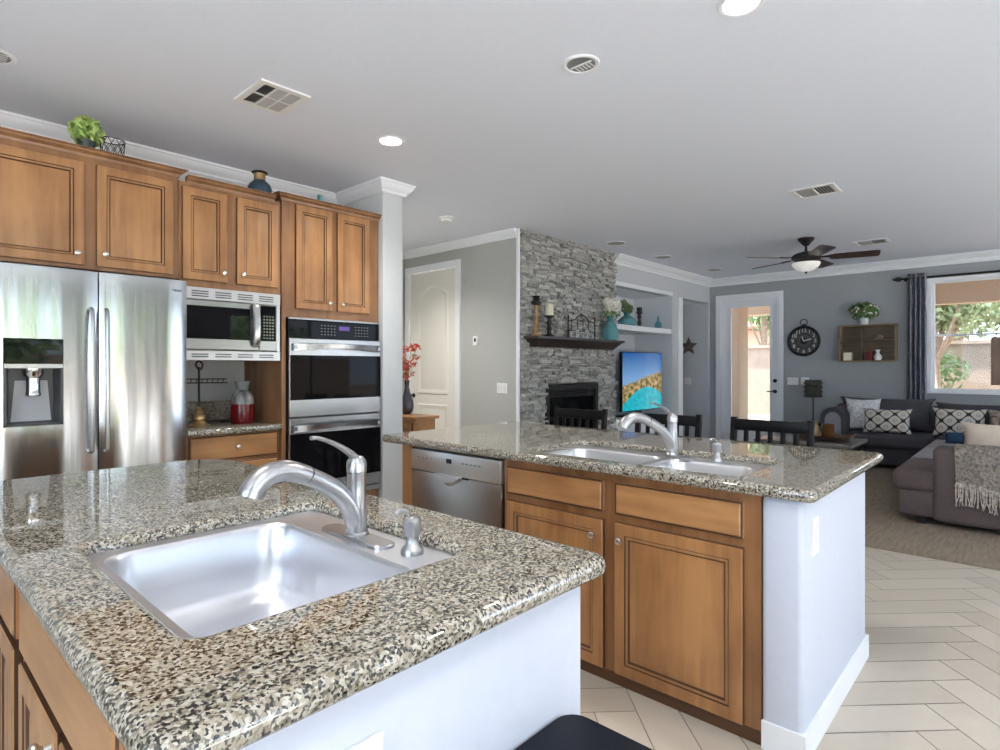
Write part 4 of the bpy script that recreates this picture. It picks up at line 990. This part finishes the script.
downlight('unlit recessed light between the two lit ones over the bar counter', 2.373,1.641, False)
downlight('lit recessed light at the top edge of the picture', 2.42,.885, True)
for x, y in ((.2,1.6),(.2,-.6),(2.4,-1.0)): downlight('added recessed light outside the view to brighten the kitchen', x, y, True)  # made-up cans above and behind the camera, added as fill
downlight('unlit recessed light at the left end of the kitchen ceiling', .40,3.66, False)
downlight('added recessed light hidden behind the white column to brighten the hall', 3.45,4.95, True, 2.6)  # no can known here; put in to brighten the hall door wall
M_vent = mat('vent_enamel', (.55,.55,.55), .4)
def vent(label, x0, x1, y0, y1, cols, rows):
    t = thing('ceiling_vent', label, 'vent', ((x0+x1)/2,(y0+y1)/2,ZC), 'ceiling air vents')
    bm = BM(); e = .034; ix0, ix1, iy0, iy1 = x0+e, x1-e, y0+e, y1-e
    for a in ((x0,x1,y0,y0+e),(x0,x1,y1-e,y1),(x0,x0+e,y0+e,y1-e),(x1-e,x1,y0+e,y1-e)): box(bm, *a, ZC-.010, ZC+.001)
    xs = [ix0+(ix1-ix0)*k/cols for k in range(cols+1)]; ys = [iy0+(iy1-iy0)*k/rows for k in range(rows+1)]
    for x in xs[1:-1]: box(bm, x-.005,x+.005,iy0,iy1,ZC-.010,ZC-.001)
    for y in ys[1:-1]: box(bm, ix0,ix1,y-.005,y+.005,ZC-.0095,ZC-.001)
    obj('frame', bm, M_plate, t, sharp=0)
    bm = BM(); box(bm, ix0,ix1,iy0,iy1,ZC-.002,ZC+.001); obj('backing', bm, M_black, t, sharp=0)
    bm = BM()
    for c in range(cols):
        for q in range(rows):
            n = 6; a0, a1 = xs[c], xs[c+1]; b0, b1 = ys[q], ys[q+1]
            open_ = (c == 0) if cols > rows else (q == 0)
            for k in range(n):
                if cols > rows:
                    x = a0+(a1-a0)*(k+.5)/n; w = (.0020 if open_ else .0072)*(a1-a0)/.066; zz = (ZC-.008, ZC-.004) if False else (ZC-.003, ZC-.010)
                    zz = zz[::-1] if open_ else zz; bm.faces.new(ring(bm, [(x-w,b0,zz[0]),(x+w,b0,zz[1]),(x+w,b1,zz[1]),(x-w,b1,zz[0])]))
                else:
                    y = b0+(b1-b0)*(k+.5)/n; w = (.30 if open_ else .62)*(b1-b0)/n
                    bm.faces.new(ring(bm, [(a0,y-w,ZC-.008),(a0,y+w,ZC-.004),(a1,y+w,ZC-.004),(a1,y-w,ZC-.008)]))
    obj('louvres', bm, M_vent, t, sharp=0, recalc=False)
vent('square-celled white air vent in the ceiling above the cabinets', 1.372,1.648,2.932,3.268,3,2)
vent('white air vent in the ceiling above the bar counter end', 5.262,5.58,1.195,1.530,1,2)
vent('white air vent in the ceiling behind the fan', 7.92,8.24,1.25,1.60,1,2)
t = thing('smoke_detector', 'round white smoke detector on the ceiling near the hall door', 'smoke detector', (3.9,4.31,ZC))
bm = BM(); lathe(bm, [(.072,ZC+.001),(.072,ZC-.012),(.062,ZC-.020)], (3.9,4.31,0), 24); obj('base', bm, M_plate, t)
bm = BM(); lathe(bm, [(.055,ZC-.02),(.052,ZC-.04),(.035,ZC-.046),(.002,ZC-.047)], (3.9,4.31,0), 24); obj('cover', bm, M_plate, t)
for x, y, lb in ((6.08,3.70,'round flush ceiling speaker in front of the stone wall'),(7.28,3.70,'round flush ceiling speaker in front of the niche'),(8.75,3.6,'round flush ceiling speaker near the recess')):
    t = thing('ceiling_speaker', lb, 'speaker', (x,y,ZC), 'flush ceiling speakers')
    bm = BM(); lathe(bm, [(.115,ZC+.001),(.115,ZC-.006),(.105,ZC-.008),(.103,ZC-.004)], (x,y,0), 28, caps=False); obj('rim', bm, M_white, t)
    bm = BM(); lathe(bm, [(.104,ZC-.004),(.001,ZC-.005)], (x,y,0), 28); obj('grille', bm, mat('speaker_mesh', (.42,.42,.43), .8), t)
# ceiling fan
FX, FY = 7.35, 1.945
t = thing('ceiling_fan', 'dark bronze ceiling fan with five brown blades and a white bowl light', 'fan', (FX,FY,ZC))
bm = BM(); lathe(bm, [(.09,ZC+.001),(.088,ZC-.02),(.05,ZC-.06),(.03,ZC-.085),(.02,ZC-.09)], (FX,FY,0), 22); obj('canopy', bm, M_iron, t)
bm = BM(); tube(bm, [(FX,FY,ZC-.08),(FX,FY,ZC-.17)], .014, 10); obj('downrod', bm, M_iron, t)
zb = 2.575
bm = BM(); lathe(bm, [(.02,zb+.085),(.05,zb+.075),(.12,zb+.055),(.155,zb+.03),(.155,zb-.01),(.12,zb-.03),(.10,zb-.045),(.09,zb-.06)], (FX,FY,0), 30); obj('motor_housing', bm, M_iron, t)
m = mat('frosted_glass_bowl', (.80,.79,.76), .3); bsdf(m).inputs['Emission Color'].default_value = (1,.95,.88,1); bsdf(m).inputs['Emission Strength'].default_value = .12
bm = BM(); lathe(bm, [(.145,zb-.05),(.15,zb-.06),(.138,zb-.09),(.10,zb-.125),(.05,zb-.145),(.012,zb-.152)], (FX,FY,0), 28); lb = obj('light_bowl', bm, m, t)
bm = BM(); lathe(bm, [(.012,zb-.150),(.016,zb-.158),(.010,zb-.17),(.004,zb-.18)], (FX,FY,0), 12); obj('finial', bm, M_iron, lb)
for k in range(5):
    ang = YAW-PI/2 + math.radians(-29) + k*2*PI/5        # first blade points to the right of the room
    mt = Matrix.Translation((FX,FY,zb)) @ Matrix.Rotation(ang, 4, 'Z') @ Matrix.Rotation(math.radians(-13), 4, 'X')
    bm = BM(); pts = [(.24,-.055),(.30,-.072),(.695,-.080),(.72,-.06),(.72,.06),(.695,.080),(.30,.072),(.24,.055)]
    prism(bm, pts, -.004, .004); bmesh.ops.transform(bm, matrix=mt, verts=bm.verts); bl_ = obj('blade', bm, wood('fan_blade_wood%d' % k, (.07,.026,.013), (.03,.012,.007), 'x') if k == 0 else bpy.data.materials['fan_blade_wood0'], t, sharp=30)
    bm = BM(); prism(bm, [(.12,-.015),(.20,-.018),(.30,-.045),(.30,.045),(.20,.018),(.12,.015)], .004, .012); bmesh.ops.transform(bm, matrix=mt, verts=bm.verts); obj('blade_bracket', bm, M_iron, bl_, sharp=30)

# ================================================================== FAR WALL THINGS
xw = 9.78
t = thing('wall_clock', 'round dark metal clock with white numerals on the far grey wall', 'clock', (xw,2.615,1.72))
cy, cz = 2.615, 1.72
bm = BM(); tube(bm, [(xw-.025, cy+.215*math.cos(a*PI/24), cz+.215*math.sin(a*PI/24)) for a in range(48)], .022, 8, closed=True); obj('rim', bm, M_iron, t)
bm = BM(); lathe(bm, [(.21,0),(.21,-.012),(.002,-.013)], (xw-.004,cy,cz), 40, axis='x'); obj('face', bm, mat('dark_clock_face', (.07,.07,.072), .5), t)
bm = BM(); tube(bm, [(xw-.020, cy+.115*math.cos(a*PI/20), cz+.115*math.sin(a*PI/20)) for a in range(40)], .006, 6, closed=True); lathe(bm, [(.05,0),(.05,-.006),(.01,-.008)], (xw-.016,cy,cz), 20, axis='x'); obj('inner_ring', bm, M_iron, t)
base = Matrix(((0,0,-1,0),(-1,0,0,0),(0,1,0,0),(0,0,0,1)))
for k in range(1, 13):
    a = PI/2-k*PI/6; me = text_mesh(str(k), .078, Matrix.Translation((xw-.019, cy-.16*math.cos(a), cz+.16*math.sin(a))) @ base, .001); objm('numeral', me, bpy.data.materials.get('white_numerals') or mat('white_numerals', (.75,.73,.68), .6), t, sharp=0)
bm = BM()
for a, l in ((1.9,.075),(.3,.11)): tube(bm, [(xw-.026,cy,cz),(xw-.026,cy-l*math.cos(a),cz+l*math.sin(a))], .006, 6)
obj('hands', bm, M_plate, t)
bm = BM(); tube(bm, [(xw-.02, cy+.05*math.cos(a*PI/12), cz+.285+.05*math.sin(a*PI/12)) for a in range(24)], .006, 6, closed=True); lathe(bm, [(.02,.235),(.025,.25),(.012,.262)], (xw-.02,cy,cz), 10); obj('hanging_ring', bm, M_iron, t)
# crate shelf
t = thing('crate_shelf', 'rustic wooden wall box with four compartments on the far grey wall', 'shelf', (xw,1.757,1.40))
y0, y1, z0, z1, xf = 1.405, 2.11, 1.395, 1.925, xw-.16
bm = BM(); box(bm, xw-.012,xw-.001,y0,y1,z0,z1); obj('back_board', bm, M_boxwood, t, sharp=0)
bm = BM()
for q in ((y0,y1,z0,z0+.02),(y0,y1,z1-.02,z1),(y0,y0+.02,z0+.02,z1-.02),(y1-.02,y1,z0+.02,z1-.02)): box(bm, xf,xw-.01,*q)
obj('frame', bm, wood('light_box_wood', (.30,.20,.095), (.15,.095,.04), 'y'), t, sharp=0)
bm = BM(); box(bm, xf+.005,xw-.012,1.815,1.833,z0+.02,z1-.02); obj('divider', bm, M_boxwood, t, sharp=0)
for a, b, z in ((1.833,y1-.02,1.655),(y0+.02,1.815,1.70)):
    bm = BM(); box(bm, xf+.005,xw-.012,a,b,z,z+.015); obj('shelf_board', bm, M_boxwood, t, sharp=0)
zs = z0+.021
t = thing('flower_pot', 'white pot of leafy green and white flowers on the wall box', 'plant', (xw-.08,1.80,z1))
bm = BM(); lathe(bm, [(.05,z1+.001),(.06,z1+.06),(.065,z1+.10)], (xw-.08,1.80,0), 18); obj('pot', bm, mat('pale_glass_pot', (.55,.62,.62), .2), t)
bm = BM(); leaves(bm, (xw-.09,1.80,z1+.20), (.09,.20,.13), 420, .035, 61); obj('foliage', bm, M_leaf2, t, sharp=0, recalc=False)
bm = BM(); leaves(bm, (xw-.10,1.79,z1+.19), (.10,.19,.12), 110, .028, 62); obj('blossoms', bm, M_petal, t, sharp=0, recalc=False)
bm = BM(); rbox(bm, xw-.11,xw-.03,1.95,2.06,zs,zs+.115,.004,1); single('small_box', bm, M_cream, 'cream block sign in the lower left compartment of the wall box', 'box', (xw-.07,2.005,zs))
for i in range(3):
    bm = BM(); yy = 1.695+i*.036; h = .13-.008*i; rbox(bm, xw-.12,xw-.02,yy,yy+.033,zs,zs+h,.003,1); single('book', bm, mat('red_book_cloth%d' % i, (.16-.03*i,.018,.02), .7), ['red book nearest the white vase in the wall box','red book in the middle of three in the wall box','red book against the divider of the wall box'][i], 'book', (xw-.07,yy+.017,zs), 'red books in the wall box')
bm = BM(); lathe(bm, [(.035,zs),(.052,zs+.03),(.05,zs+.06),(.025,zs+.09),(.018,zs+.12),(.03,zs+.145),(.028,zs+.15)], (xw-.08,1.635,0), 18); single('vase', bm, M_plate, 'small white vase in the lower right compartment of the wall box', 'vase', (xw-.08,1.635,zs))
bm = BM(); lathe(bm, [(.045,1.716),(.06,1.735),(.05,1.765),(.02,1.785),(.01,1.79)], (xw-.08,1.62,0), 16); single('trinket_jar', bm, noisy('tan_pottery', (.16,.11,.07), (.3,.22,.15), 20, .6), 'small tan pot in the upper right compartment of the wall box', 'pot', (xw-.08,1.62,1.716))
# curtain and rod
t = thing('curtain_rod', 'black curtain rod above the living room window', 'rod', (xw-.09,.1,2.535))
bm = BM(); tube(bm, [(xw-.09,1.36,2.535),(xw-.09,-1.5,2.535)], .014, 10); obj('rod', bm, M_iron, t)
bm = BM(); lathe(bm, [(.014,0),(.03,.01),(.036,.035),(.028,.06),(.012,.075),(.02,.09),(.004,.10)], (xw-.09,1.355,2.535), 14, axis='y'); obj('finial', bm, M_iron, t)
bm = BM(); tube(bm, [(xw-.001,1.31,2.535),(xw-.09,1.31,2.535)], .010, 8); lathe(bm, [(.03,0),(.03,-.008)], (xw,1.31,2.535), 12, axis='x'); obj('bracket', bm, M_iron, t)
t = thing('curtain', 'blue-grey patterned curtain gathered left of the living room window', 'curtain', (xw-.09,1.17,.45))
bm = BM(); rows = []
for j in range(2):
    z = (.45, 2.60)[j]; rw = []
    for i in range(61):
        u = i/60; y = 1.285-.215*u; x = xw-.085+.055*math.sin(u*2*PI*4.0); rw.append(bm.verts.new((x, y, z)))
    rows.append(rw)
for i in range(60): bm.faces.new((rows[0][i], rows[0][i+1], rows[1][i+1], rows[1][i]))
bmesh.ops.solidify(bm, geom=list(bm.faces), thickness=.004)
obj('fabric', bm, M_curt, t, sharp=60)
for k in range(8):
    yy = 1.285-.215*(k+.5)/8; bm = BM(); tube(bm, [(xw-.085+.026*math.cos(a*PI/8), yy, 2.535+.026*math.sin(a*PI/8)) for a in range(16)], .005, 6, closed=True); obj('grommet', bm, M_nickel, t)
# wooden panel hanging at the window
t = thing('hanging_sign', 'brown wooden panel hanging in front of the window at the picture edge', 'sign', (xw-.12,.18,1.13))
bm = BM(); rbox(bm, xw-.14,xw-.11,-.05,.405,1.09,1.70,.004,1); obj('panel', bm, wood('sign_wood', (.23,.12,.06), (.12,.06,.03), 'z'), t)
bm = BM(); tube(bm, [(xw-.125,.36,1.69),(xw-.09,.18,2.52)], .004, 6); tube(bm, [(xw-.125,0,1.69),(xw-.09,.18,2.52)], .004, 6); obj('cord', bm, M_iron, t)
# ================================================================== LIVING ROOM
bm = BM(); box(bm, 4.96,9.70,-3.6,3.55,.0,.012)
rg = single('area_rug', bm, M_rug, 'large woven taupe rug under the sectional sofa', 'rug', (7.3,0,0), sharp=0)
def pillow(name, label, c, w, h, th, m, rz, tilt, parent=None, n=18):
    bm = BM(); ul = bm.loops.layers.uv.new('UVMap'); G = {}
    for s in (1, -1):
        for i in range(n+1):
            for j in range(n+1):
                u, v = i/n*2-1, j/n*2-1
                pin = 1-.11*(1-abs(v)**3)*abs(u)**5; pin2 = 1-.11*(1-abs(u)**3)*abs(v)**5
                d = th/2*((1-abs(u)**2.6)*(1-abs(v)**2.6))**.55
                if s == -1 and (i in (0,n) or j in (0,n)): continue
                G[s,i,j] = bm.verts.new((-s*d, -u*pin*w/2, v*pin2*h/2+h/2))
    for s in (1, -1):
        for i in range(n):
            for j in range(n):
                q = [(i,j),(i+1,j),(i+1,j+1),(i,j+1)]
                vs = [G.get((s,*k)) or G[1,k[0],k[1]] for k in q]
                fc = bm.faces.new(vs if s == 1 else vs[::-1])
                for lp, k in zip(fc.loops, q if s == 1 else q[::-1]): lp[ul].uv = (k[0]/n, k[1]/n)
    bmesh.ops.transform(bm, matrix=Matrix.Rotation(tilt, 4, 'Y'), verts=bm.verts)
    bmesh.ops.transform(bm, matrix=Matrix.Rotation(rz, 4, 'Z'), verts=bm.verts)
    if parent is not None:
        bmesh.ops.translate(bm, vec=c, verts=bm.verts); return obj(name, bm, m, parent, sharp=0 or 60)
    o = obj(name, bm, m, sharp=60); o.location = c; tagp(o, label, 'pillow'); return o
t = thing('sectional_sofa', 'large dark grey L-shaped sectional sofa on the rug under the window', 'sofa', (8.6,.9,.012))
# back run along the far wall
bm = BM(); rbox(bm, 8.78,9.66,-.40,2.12,.07,.30,.03,3); obj('base', bm, M_sofab, t)
bm = BM(); rbox(bm, 9.40,9.66,-.40,2.10,.25,.80,.06,4); obj('back_frame', bm, M_sofab, t)
for a, b in ((.92,1.85),(-.1,.90)):
    bm = BM(); rbox(bm, 8.70,9.46,a,b,.29,.465,.055,4); obj('seat_cushion', bm, M_sofa if False else M_sofab, t)
bm = BM()                                                            # rounded arm at the left end: an arched roll
P = []
for i in range(13):
    a = PI*i/12; P.append((1.985+.145*math.cos(a), .63+.15*math.sin(a)))
P += [(1.84,.08),(2.13,.08)]
A = ring(bm, [(8.74,y,z) for y,z in P]); B = ring(bm, [(9.64,y,z) for y,z in P]); bridge(bm, A, B); bm.faces.new(A); bm.faces.new(B); arm_ = obj('arm', bm, M_sofab, t, sharp=40)
bm = BM(); Q = [(1.985+.095*math.cos(PI*i/12), .61+.11*math.sin(PI*i/12)) for i in range(13)] + [(1.89,.31),(2.08,.31)]
A = ring(bm, [(8.725,y,z) for y,z in Q]); B = ring(bm, [(8.745,y,z) for y,z in Q]); bridge(bm, A, B); bm.faces.new(A); bm.faces.new(B); obj('arm_panel', bm, M_seat, arm_, sharp=40)
for (c, w, h, rz, ti) in (((9.36,1.50,.455), 1.12, .46, 0, .22), ((9.36,.48,.455), .95, .42, 0, .2)):
    pillow('back_cushion', None, c, w, h, .24, M_sofab, rz, ti, t)
# return run towards the kitchen, facing the fireplace
bm = BM(); rbox(bm, 5.94,8.80,-.38,.855,.07,.285,.03,3); obj('base', bm, M_sofa, t)
bm = BM(); rbox(bm, 6.12,9.40,-.40,-.14,.25,.82,.06,4); obj('back_frame', bm, M_sofa, t)
for a, b in ((5.93,6.85),(6.87,7.78),(7.80,8.69)):
    bm = BM(); rbox(bm, a,b,.0 if a > 6 else .0,.90,.275,.455,.055,4); obj('seat_cushion', bm, M_seat if a > 6 else M_sofa, t)
bm = BM(); rbox(bm, 5.90,6.13,-.40,.615,.05,.665,.045,4); obj('arm', bm, M_sofa, t)
for x in (6.0,8.6,9.55):
    for y in (-.3,.7):
        bm = BM(); box(bm, x-.03,x+.03,y-.03,y+.03,.012,.08); obj('foot', bm, M_black, t, sharp=0)
for y in (2.5,1.6):
    bm = BM(); box(bm, 8.82,8.88,y-.03,y+.03,.012,.08); obj('foot', bm, M_black, t, sharp=0)
pillow('throw_pillow', 'speckled white square pillow at the left end of the sofa', (9.06,1.70,.462), .42, .45, .16, M_speck, .15, .25)
pillow('throw_pillow', 'black and cream ogee-patterned pillow in front of the speckled pillow', (8.88,1.40,.462), .54, .33, .15, M_ogee, .1, .25)
pillow('throw_pillow', 'long black and cream ogee-patterned pillow in the sofa corner', (9.10,.68,.462), .54, .36, .15, M_ogee, .05, .3)
pillow('throw_pillow', 'multicoloured brown pillow at the right end of the sofa back', (9.10,.19,.462), .48, .36, .14, M_multi, -.1, .3)
pillow('throw_pillow', 'small deep blue pillow lying on the sofa corner seat', (8.30,.66,.455), .18, .14, .10, M_blue, .3, .5)
pillow('throw_pillow', 'cream pillow standing behind the sofa arm above the knitted throw', (6.28,.16,.50), .62, .36, .16, M_creamfab, 0, .12)
# throw over the arm
t = thing('throw_blanket', 'tweed knitted throw with a long fringe draped over the sofa arm', 'blanket', (6.0,.2,.3))
bm = BM(); prof = [(5.878,.38),(5.878,.48),(5.88,.60),(5.895,.665),(5.94,.688),(6.02,.69),(6.10,.688),(6.145,.66),(6.155,.56),(6.158,.50)]
n = 20; rows = []
for k, (x, z) in enumerate(prof):
    rw = []
    for i in range(n+1):
        u = i/n; y = .465-.64*u + .04*(z-.5); zz = z + (.02*math.sin(u*9) - .07*u if k < 3 else 0); rw.append(bm.verts.new((x+.008*math.sin(u*17+k*.6), y, zz)))
    rows.append(rw)
for a, b in zip(rows, rows[1:]):
    for i in range(n): bm.faces.new((a[i], a[i+1], b[i+1], b[i]))
e0 = [v.co.copy() for v in rows[0]]
bmesh.ops.solidify(bm, geom=list(bm.faces), thickness=-.012)
obj('cloth', bm, M_knit, t, sharp=60)
bm = BM(); R = random.Random(9)
for i in range(60):
    u = i/59*n; p = e0[int(min(u, n-1))].lerp(e0[int(min(u, n-1))+1], u-int(min(u, n-1))); tube(bm, [p+Vector((-.004,0,.005)), p+Vector((-.012,R.uniform(-.01,.01),-.09)), p+Vector((-.010,R.uniform(-.02,.02),-.17))], [.006,.005,.003], 5)
fr = obj('fringe', bm, M_knit, t, sharp=60)
# coffee table with tray
t = thing('coffee_table', 'grey-washed low table standing between stools and sofa', 'table', (7.5,1.85,.012))
cx, cy = 7.50, 1.98
bm = BM(); rbox(bm, 7.25,8.12,1.47,2.50,.415,.455,.006,2); obj('top', bm, M_cofwood, t)
bm = BM(); box(bm, 7.30,8.07,1.52,2.45,.10,.14); obj('lower_shelf', bm, M_cofwood, t, sharp=0)
bm = BM()
for q in ((7.3,8.07,1.52,1.55),(7.3,8.07,2.42,2.45),(7.3,7.33,1.55,2.42),(8.04,8.07,1.55,2.42)): box(bm, *q, .35,.415)
obj('apron', bm, M_dwood, t, sharp=0)
for x in (7.32,8.05):
    for y in (1.54,2.43):
        bm = BM(); box(bm, x-.03,x+.03,y-.03,y+.03,.012,.415); obj('leg', bm, M_dwood, t, sharp=0)
TX, TY = 7.66, 1.84
t = thing('tray', 'dark curved-edge tray with handles on the coffee table', 'tray', (TX,TY,.456))
bm = BM(); rr = [rrect(TX,TY,.13,.22,.04,.462,4), rrect(TX,TY,.15,.25,.05,.470,4), rrect(TX,TY,.19,.31,.06,.515,4), rrect(TX,TY,.183,.303,.06,.515,4), rrect(TX,TY,.145,.245,.05,.478,4)]
loft(bm, rr, cap0=True); obj('dish', bm, wood('tray_wood', (.17,.10,.06), (.05,.03,.02), 'y'), t, sharp=40)
bm = BM(); tube(bm, smooth_path([(TX-.07,TY-.305,.515),(TX-.04,TY-.33,.545),(TX+.04,TY-.33,.545),(TX+.07,TY-.305,.515)], 4), .008, 6); obj('handle', bm, M_bronze, t)
M_amber = mat('amber_glass', (.15,.06,.02), .12)
t = thing('candle_jar', 'amber glass candle jar on the tray', 'candle', (7.70,1.80,.478))
bm = BM(); lathe(bm, [(.06,.4785),(.066,.49),(.066,.64),(.06,.645),(.058,.64),(.055,.60)], (7.70,1.80,0), 18); obj('jar', bm, M_amber, t)
bm = BM(); lathe(bm, [(.054,.49),(.054,.60),(.002,.602)], (7.70,1.80,0), 16); obj('wax', bm, M_cream, t)
bm = BM(); lathe(bm, [(.05,.4785),(.06,.50),(.062,.58),(.04,.64),(.05,.67),(.045,.68)], (7.58,1.92,0), 16); single('lidded_pot', bm, M_bronze, 'bronze pot beside the amber candle jar on the tray', 'pot', (7.58,1.92,.4785))
# end table and lamp left of the sofa
lx, ly = 9.47, 2.41
t = thing('end_table', 'small round dark end table beside the left arm of the sofa', 'table', (lx,ly,.0))
bm = BM(); lathe(bm, [(.19,.47),(.20,.48),(.20,.50),(.19,.505)], (lx,ly,0), 24); obj('top', bm, M_dwood, t)
bm = BM(); lathe(bm, [(.16,.012),(.15,.03),(.03,.06),(.025,.25),(.03,.45),(.08,.472)], (lx,ly,0), 18); obj('pedestal', bm, M_dwood, t)
t = thing('table_lamp', 'thin-stemmed lamp with a dark layered drum shade on the end table', 'lamp', (lx,ly,.506))
bm = BM(); lathe(bm, [(.075,.506),(.075,.518),(.02,.53),(.009,.545)], (lx,ly,0), 18); obj('base', bm, M_iron, t)
bm = BM(); tube(bm, [(lx,ly,.53),(lx,ly,1.10)], .009, 8); obj('stem', bm, M_iron, t)
bm = BM(); P = []
for k in range(4):
    z = .875+.064*k; P += [(.112,z),(.126,z+.006),(.126,z+.026),(.112,z+.032),(.108,z+.060)]
lathe(bm, P, (lx,ly,0), 30, caps=False); bmesh.ops.solidify(bm, geom=list(bm.faces), thickness=.003)
sd = obj('lamp_shade', bm, noisy('olive_shade', (.085,.088,.07), (.15,.155,.12), 20, .8), t)
bm = BM()
for a in range(3): tube(bm, [(lx,ly,1.09),(lx+.115*math.cos(a*2.094),ly+.115*math.sin(a*2.094),1.12)], .003, 5)
obj('spider', bm, M_iron, sd)

# ================================================================== OUTDOORS
def out(name, label, cat, bm, m, base, sharp=0): return single(name, bm, m, label, cat, base, sharp=sharp)
bm = BM(); box(bm, 9.93, 40, -30, 25, -.12, -.02, 1); box(bm, -14, 9.93, -30, -4.13, -.12, -.02); box(bm, -14, -2.63, -4.13, 25, -.12, -.02)
obj('ground', bm, [noisy('bounce_paving', (.60,.58,.55), (.66,.64,.61), 3, .9), noisy('darkened_tan_ground', (.16,.125,.095), (.21,.165,.125), 8, .9)], kind=STR, sharp=0)  # unseen paving kept pale to bounce sunlight indoors; far ground darkened against overexposure
st('ceiling_patio', M_stucco, (9.93, 13.1, -3.5, 6.5, 2.95, 3.1), (12.9, 13.2, -3.5, 6.5, 2.44, 2.95))
bm = BM(); rbox(bm, 11.25, 11.75, 4.15, 4.62, -.02, 2.96, .02, 2); out('patio_column', 'beige stucco patio column seen through the glass door', 'column', bm, M_stucco, (11.5,4.4,-.02), 30)
bm = BM(); box(bm, 17.0, 17.25, -12, 12, -.02, 1.85); box(bm, 16.95, 17.30, -12, 12, 1.85, 1.93); out('garden_wall', 'pinkish block wall at the end of the garden', 'wall', bm, M_block, (17.1,0,-.02))
def tree(name, label, x, y, h, rx, rz, n, m, seed, size=.13, trunk=.09, lean=0):
    t = thing(name, label, 'tree', (x,y,-.02)); bm = BM(); R = random.Random(seed)
    tube(bm, smooth_path([(x,y,-.02),(x+lean*.4,y+lean*.3,h*.45),(x+lean,y+lean*.6,h)], 4), [trunk*(1-.07*i) for i in range(9)], 8)
    for k in range(5):
        a = R.uniform(0,6.28); tube(bm, smooth_path([(x+lean*.5,y+lean*.35,h*.5),(x+lean*.6+rx*.3*math.cos(a),y+rx*.3*math.sin(a),h*.8),(x+lean+rx*.6*math.cos(a),y+rx*.6*math.sin(a),h+rz*.4)], 3), [.045,.04,.035,.03,.025,.02,.015], 6)
    obj('trunk', bm, M_trunk, t)
    bm = BM()
    for k in range(7):
        a = R.uniform(0,6.28); q = R.uniform(.2,.7); leaves(bm, (x+lean+rx*q*math.cos(a), y+rx*q*math.sin(a), h+rz*R.uniform(-.3,.5)), (rx*.55,rx*.55,rz*.5), n//7, size, seed*13+k, shell=.3)
    obj('foliage', bm, m, t, sharp=0, recalc=False)
tree('garden_tree', 'leafy tree filling the left of the living room window', 15.2, 1.45, 2.9, 1.25, 1.2, 3000, M_leafg, 71, .10, .07, .2)
tree('garden_tree', 'leafy tree at the right of the living room window', 15.6, -1.3, 3.0, 1.25, 1.3, 3000, M_leaf, 72, .10, .07, -.1)
tree('garden_tree', 'tall pale tree beyond the garden wall', 20.5, 1.6, 3.4, 2.6, 2.0, 3600, M_leafg, 73, .15, .12)
tree('garden_tree', 'tree beyond the garden wall seen through the glass door', 19.6, 6.4, 3.4, 1.4, 1.5, 2400, M_leaf, 74, .14, .12)
t = thing('shrub', 'loose green shrub against the garden wall', 'shrub', (16.2,1.7,-.02)); bm = BM()
for k in range(7): tube(bm, [(16.2,1.7,-.02),(16.2+.35*math.cos(k),1.7+.45*math.sin(k),1.1)], .012, 5)
obj('stems', bm, M_trunk, t); bm = BM(); leaves(bm, (16.2,1.75,1.25), (.5,.75,.55), 700, .07, 75); obj('foliage', bm, M_leaf, t, sharp=0, recalc=False)
t = thing('neighbour_house', 'neighbouring house with a red tiled roof beyond the wall', 'house', (24,8.5,-.02))
bm = BM(); box(bm, 23,28,6.2,12,-.02,2.75); obj('walls', bm, M_stucco, t, sharp=0)
bm = BM(); rows = []
for k in range(9):
    for i in range(40):
        pass
loft(bm, [[(22.5,5.8,2.75),(28.5,5.8,2.75),(28.5,12.4,2.75),(22.5,12.4,2.75)],[(22.5,5.8,2.85),(28.5,5.8,2.85),(28.5,12.4,2.85),(22.5,12.4,2.85)],[(25.4,8.4,4.3),(25.6,8.4,4.3),(25.6,10,4.3),(25.4,10,4.3)]], cap0=True)
obj('roof', bm, noisy('red_clay_tile', (.22,.08,.05), (.30,.14,.09), 6, .8, stretch=(1,5,1)), t, sharp=0)
# garden behind the kitchen windows, met only in reflections
bm = BM(); box(bm, -8, 14, -14.2, -14, -.02, 1.7); out('garden_wall', 'pale block wall behind the kitchen garden, outside the picture', 'wall', bm, M_block, (3,-14.1,-.02))
for k, (x, y, h) in enumerate(((-1.5,-11,2.4),(1.9,-10.5,2.0),(5.3,-11.5,2.6),(8.8,-11,2.2))):
    tree('garden_tree', ['round','low','tall','spreading'][k] + ' tree in the garden behind the viewpoint, outside the picture', x, y, h, 1.4, 1.3, 1800, M_leaf, 80+k, .14, .09)
bpy.context.view_layer.update()
